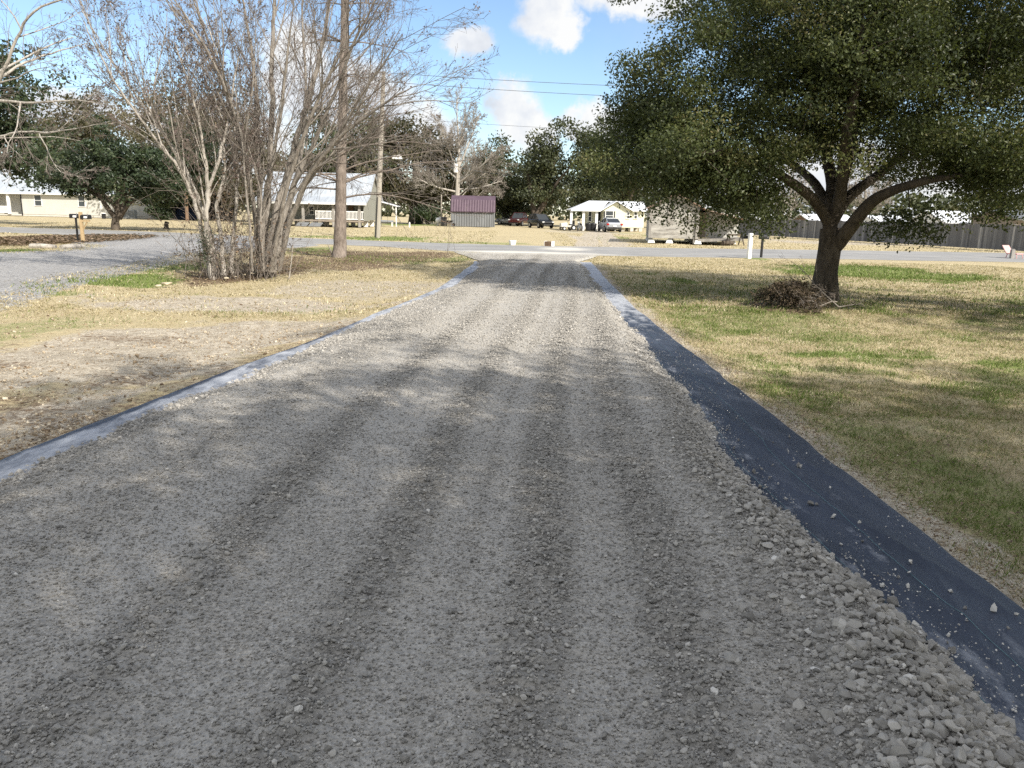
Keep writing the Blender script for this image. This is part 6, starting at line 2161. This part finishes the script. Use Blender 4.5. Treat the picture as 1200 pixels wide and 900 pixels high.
# ------------------------------------------------------------------ loose stones on the woven sheet
STONES = [rock(300 + s, 12) for s in range(5)]
smesh = []
for i, (V, F) in enumerate(STONES):
    for k, m_ in (('pale', 'stone_white'), ('grey', 'stone_grey')):
        pass
M['stone_white'] = mat('pale_limestone', (.62, .60, .56), .85, .25, 30)
M['stone_grey'] = mat('grey_limestone', (.26, .25, .235), .88, .3, 30)
protos = {}
for kind, m_ in (('pale', M['stone_white']), ('grey', M['stone_grey'])):
    protos[kind] = []
    for V, F in STONES:
        o = mesh_np('loose_stone', V, [F], m_)
        protos[kind].append(o.data)
        bpy.data.objects.remove(o)
named = [(1164, 722, .026, 'pale'), (1072, 740, .02, 'pale'), (1063, 695, .016, 'pale'), (1033, 694, .014, 'pale'), (1047, 714, .03, 'grey'), (1113, 700, .014, 'pale'), (1090, 761, .015, 'pale'), (975, 611, .019, 'pale'), (949, 597, .022, 'grey'), (956, 597, .015, 'grey'),
         (935, 551, .022, 'grey'), (972, 577, .013, 'pale'), (892, 555, .018, 'grey'), (836, 507, .02, 'pale'), (968, 663, .026, 'pale'), (975, 661, .018, 'pale'), (980, 669, .018, 'pale'), (1028, 682, .014, 'grey'), (985, 644, .012, 'pale'), (1000, 668, .01, 'pale'),
         (1190, 727, .011, 'pale'), (1168, 880, .03, 'pale'), (1150, 884, .024, 'pale'), (883, 558, .022, 'grey'), (876, 566, .024, 'grey'), (890, 576, .018, 'grey'), (860, 530, .016, 'grey'), (870, 545, .014, 'pale'), (905, 550, .012, 'grey'), (920, 590, .011, 'pale'),
         (852, 508, .013, 'grey'), (840, 498, .012, 'grey'), (865, 520, .012, 'grey'), (1010, 641, .012, 'grey'), (1045, 702, .012, 'pale'), (1110, 752, .011, 'pale'), (1180, 745, .012, 'grey'), (1130, 720, .011, 'grey'), (945, 630, .012, 'pale'), (930, 612, .013, 'grey')]
for i in range(46):
    y = 2.4 + 7.5 * rng.random() ** 1.4
    f = rng.random() ** 1.8
    x = ip(GR, y) * (1 - f) + ip(FR, y) * f
    named.append((None, (x, y), float(np.clip(rng.lognormal(math.log(.009), .35), .005, .02)), 'pale' if rng.random() < .45 else 'grey'))
for u, v, s, kind in named:
    x, y = gp(u, v) if u is not None else v
    o = bpy.data.objects.new('loose_stone', protos[kind][rng.integers(5)])
    COL.objects.link(o)
    o.location = (x, y, .026 + s * .4)
    o.scale = (s, s, s)
    o.rotation_euler = rng.uniform(0, 6, 3)
    if kind == 'pale':
        tag(o, 'small whitish stone lying loose on the dark woven sheet', 'stone', 'whitish stones on the woven sheet')
    else:
        tag(o, 'small grey stone lying loose on the dark woven sheet', 'stone', 'grey stones on the woven sheet')

# pale clods by the bare trees
M['clod'] = mat('pale_clay', (.52, .45, .33), .95, .25, 12)
for i, (u, v, s) in enumerate(((287, 323, .10), (297, 322, .13), (303, 321, .16), (266, 327, .09), (196, 334, .15), (186, 336, .10), (276, 325, .07), (312, 322, .07))):
    V, F = ico(2, 400 + i, .15)
    x, y = gp(u, v)
    tag(mesh_np('clay_clod', V * np.array([1.3, .9, .7]) * s * .75 + np.array([0, 0, s * .25]), [F], M['clod'], None, True), 'pale clay clod at the feet of the bare trees', 'clod', 'pale clods by the bare trees').location = (x, y, 0)

# thin stakes
for lab, a, b, r_ in (('thin pale stick standing upright right of the bare trees', (338.5, 318, 19), (343, 281, 19), .018), ('short pale stick leaning beside the cypress trunk', (390, 299, 28), (384, 285, 27.8), .025)):
    p, q = at(*a), at(*b)
    tag(MB().tube([(0, 0, -.05), tuple((q - p) * .5 + Vector((.01, 0, 0))), tuple(q - p)], [r_, r_ * .9, r_ * .7], 6).build('stick', M['bark_pale'], loc=(p.x, p.y, 0)), lab, 'stick')

# log edging of the leaf bed
for i, (u0, u1, v0, v1, lab) in enumerate(((36, 66, 290.6, 291.4, 'pale peeled log edging the leaf bed, the longer left one'), (72, 97, 292, 290.5, 'pale peeled log edging the leaf bed, the right one near the mailboxes'))):
    a, b = gp(u0, v0), gp(u1, v1)
    pts = [(0, 0, .07), ((b[0] - a[0]) * .5, (b[1] - a[1]) * .5 - .06, .08), (b[0] - a[0], b[1] - a[1], .06)]
    tag(MB().tube(pts, [.09, .1, .08], 9).build('edging_log', M['bark_pale'], loc=(a[0], a[1], 0)), lab, 'log')

# fallen leaves: leaf bed, under the bare trees, lawn by the sheet
def pell_pts(n, u, v, ru, rv, rng):
    cx, cy = gp(u, v)
    y0, y1 = gp(u, v + rv)[1], gp(u, v - rv)[1]
    a = rng.random(n) * 2 * PI
    k = np.sqrt(rng.random(n)) * (1 + rng.normal(0, .12, n))
    return np.column_stack([cx + np.cos(a) * k * ru * cy / FPX, (y0 + y1) / 2 + np.sin(a) * k * (y1 - y0) / 2])


bed = pell_pts(6500, 36, 283, 76, 9.3, rng)
und = np.vstack([pell_pts(2600, 285, 318, 60, 12, rng), pell_pts(2200, 420, 302, 95, 13, rng)])
lw = pell_pts(1100, 1060, 560, 160, 130, rng)
k = lw[:, 0] > fr(lw[:, 1]) + .05
lw = lw[k]
lt = pell_pts(700, 120, 440, 180, 70, rng)
lt = lt[lt[:, 0] < fl(lt[:, 1]) - .05]


def flat_leaves(name, P2, size, label, lift=.012):
    z = zground(P2[:, 0], P2[:, 1]) + lift + rng.random(len(P2)) * .03
    o = leaf_obj(name, np.column_stack([P2, z]), size, M['leaf_dead'], None, rng, 2.5, .5, np.clip(rng.normal(.55, .25, len(P2)), 0, 1))
    tag(o, label, 'leaves', kind='stuff')


flat_leaves('fallen_leaves', bed, .17, 'brown fallen leaves heaped over the bed by the mailboxes', .05)
flat_leaves('fallen_leaves', und, .07, 'brown leaf litter under the bare trees and cypress')
flat_leaves('fallen_leaves', lw, .028, 'scattered dead leaves in the lawn beside the woven sheet')
flat_leaves('fallen_leaves', lt, .026, 'scattered dead leaves and chips on the bare dirt')
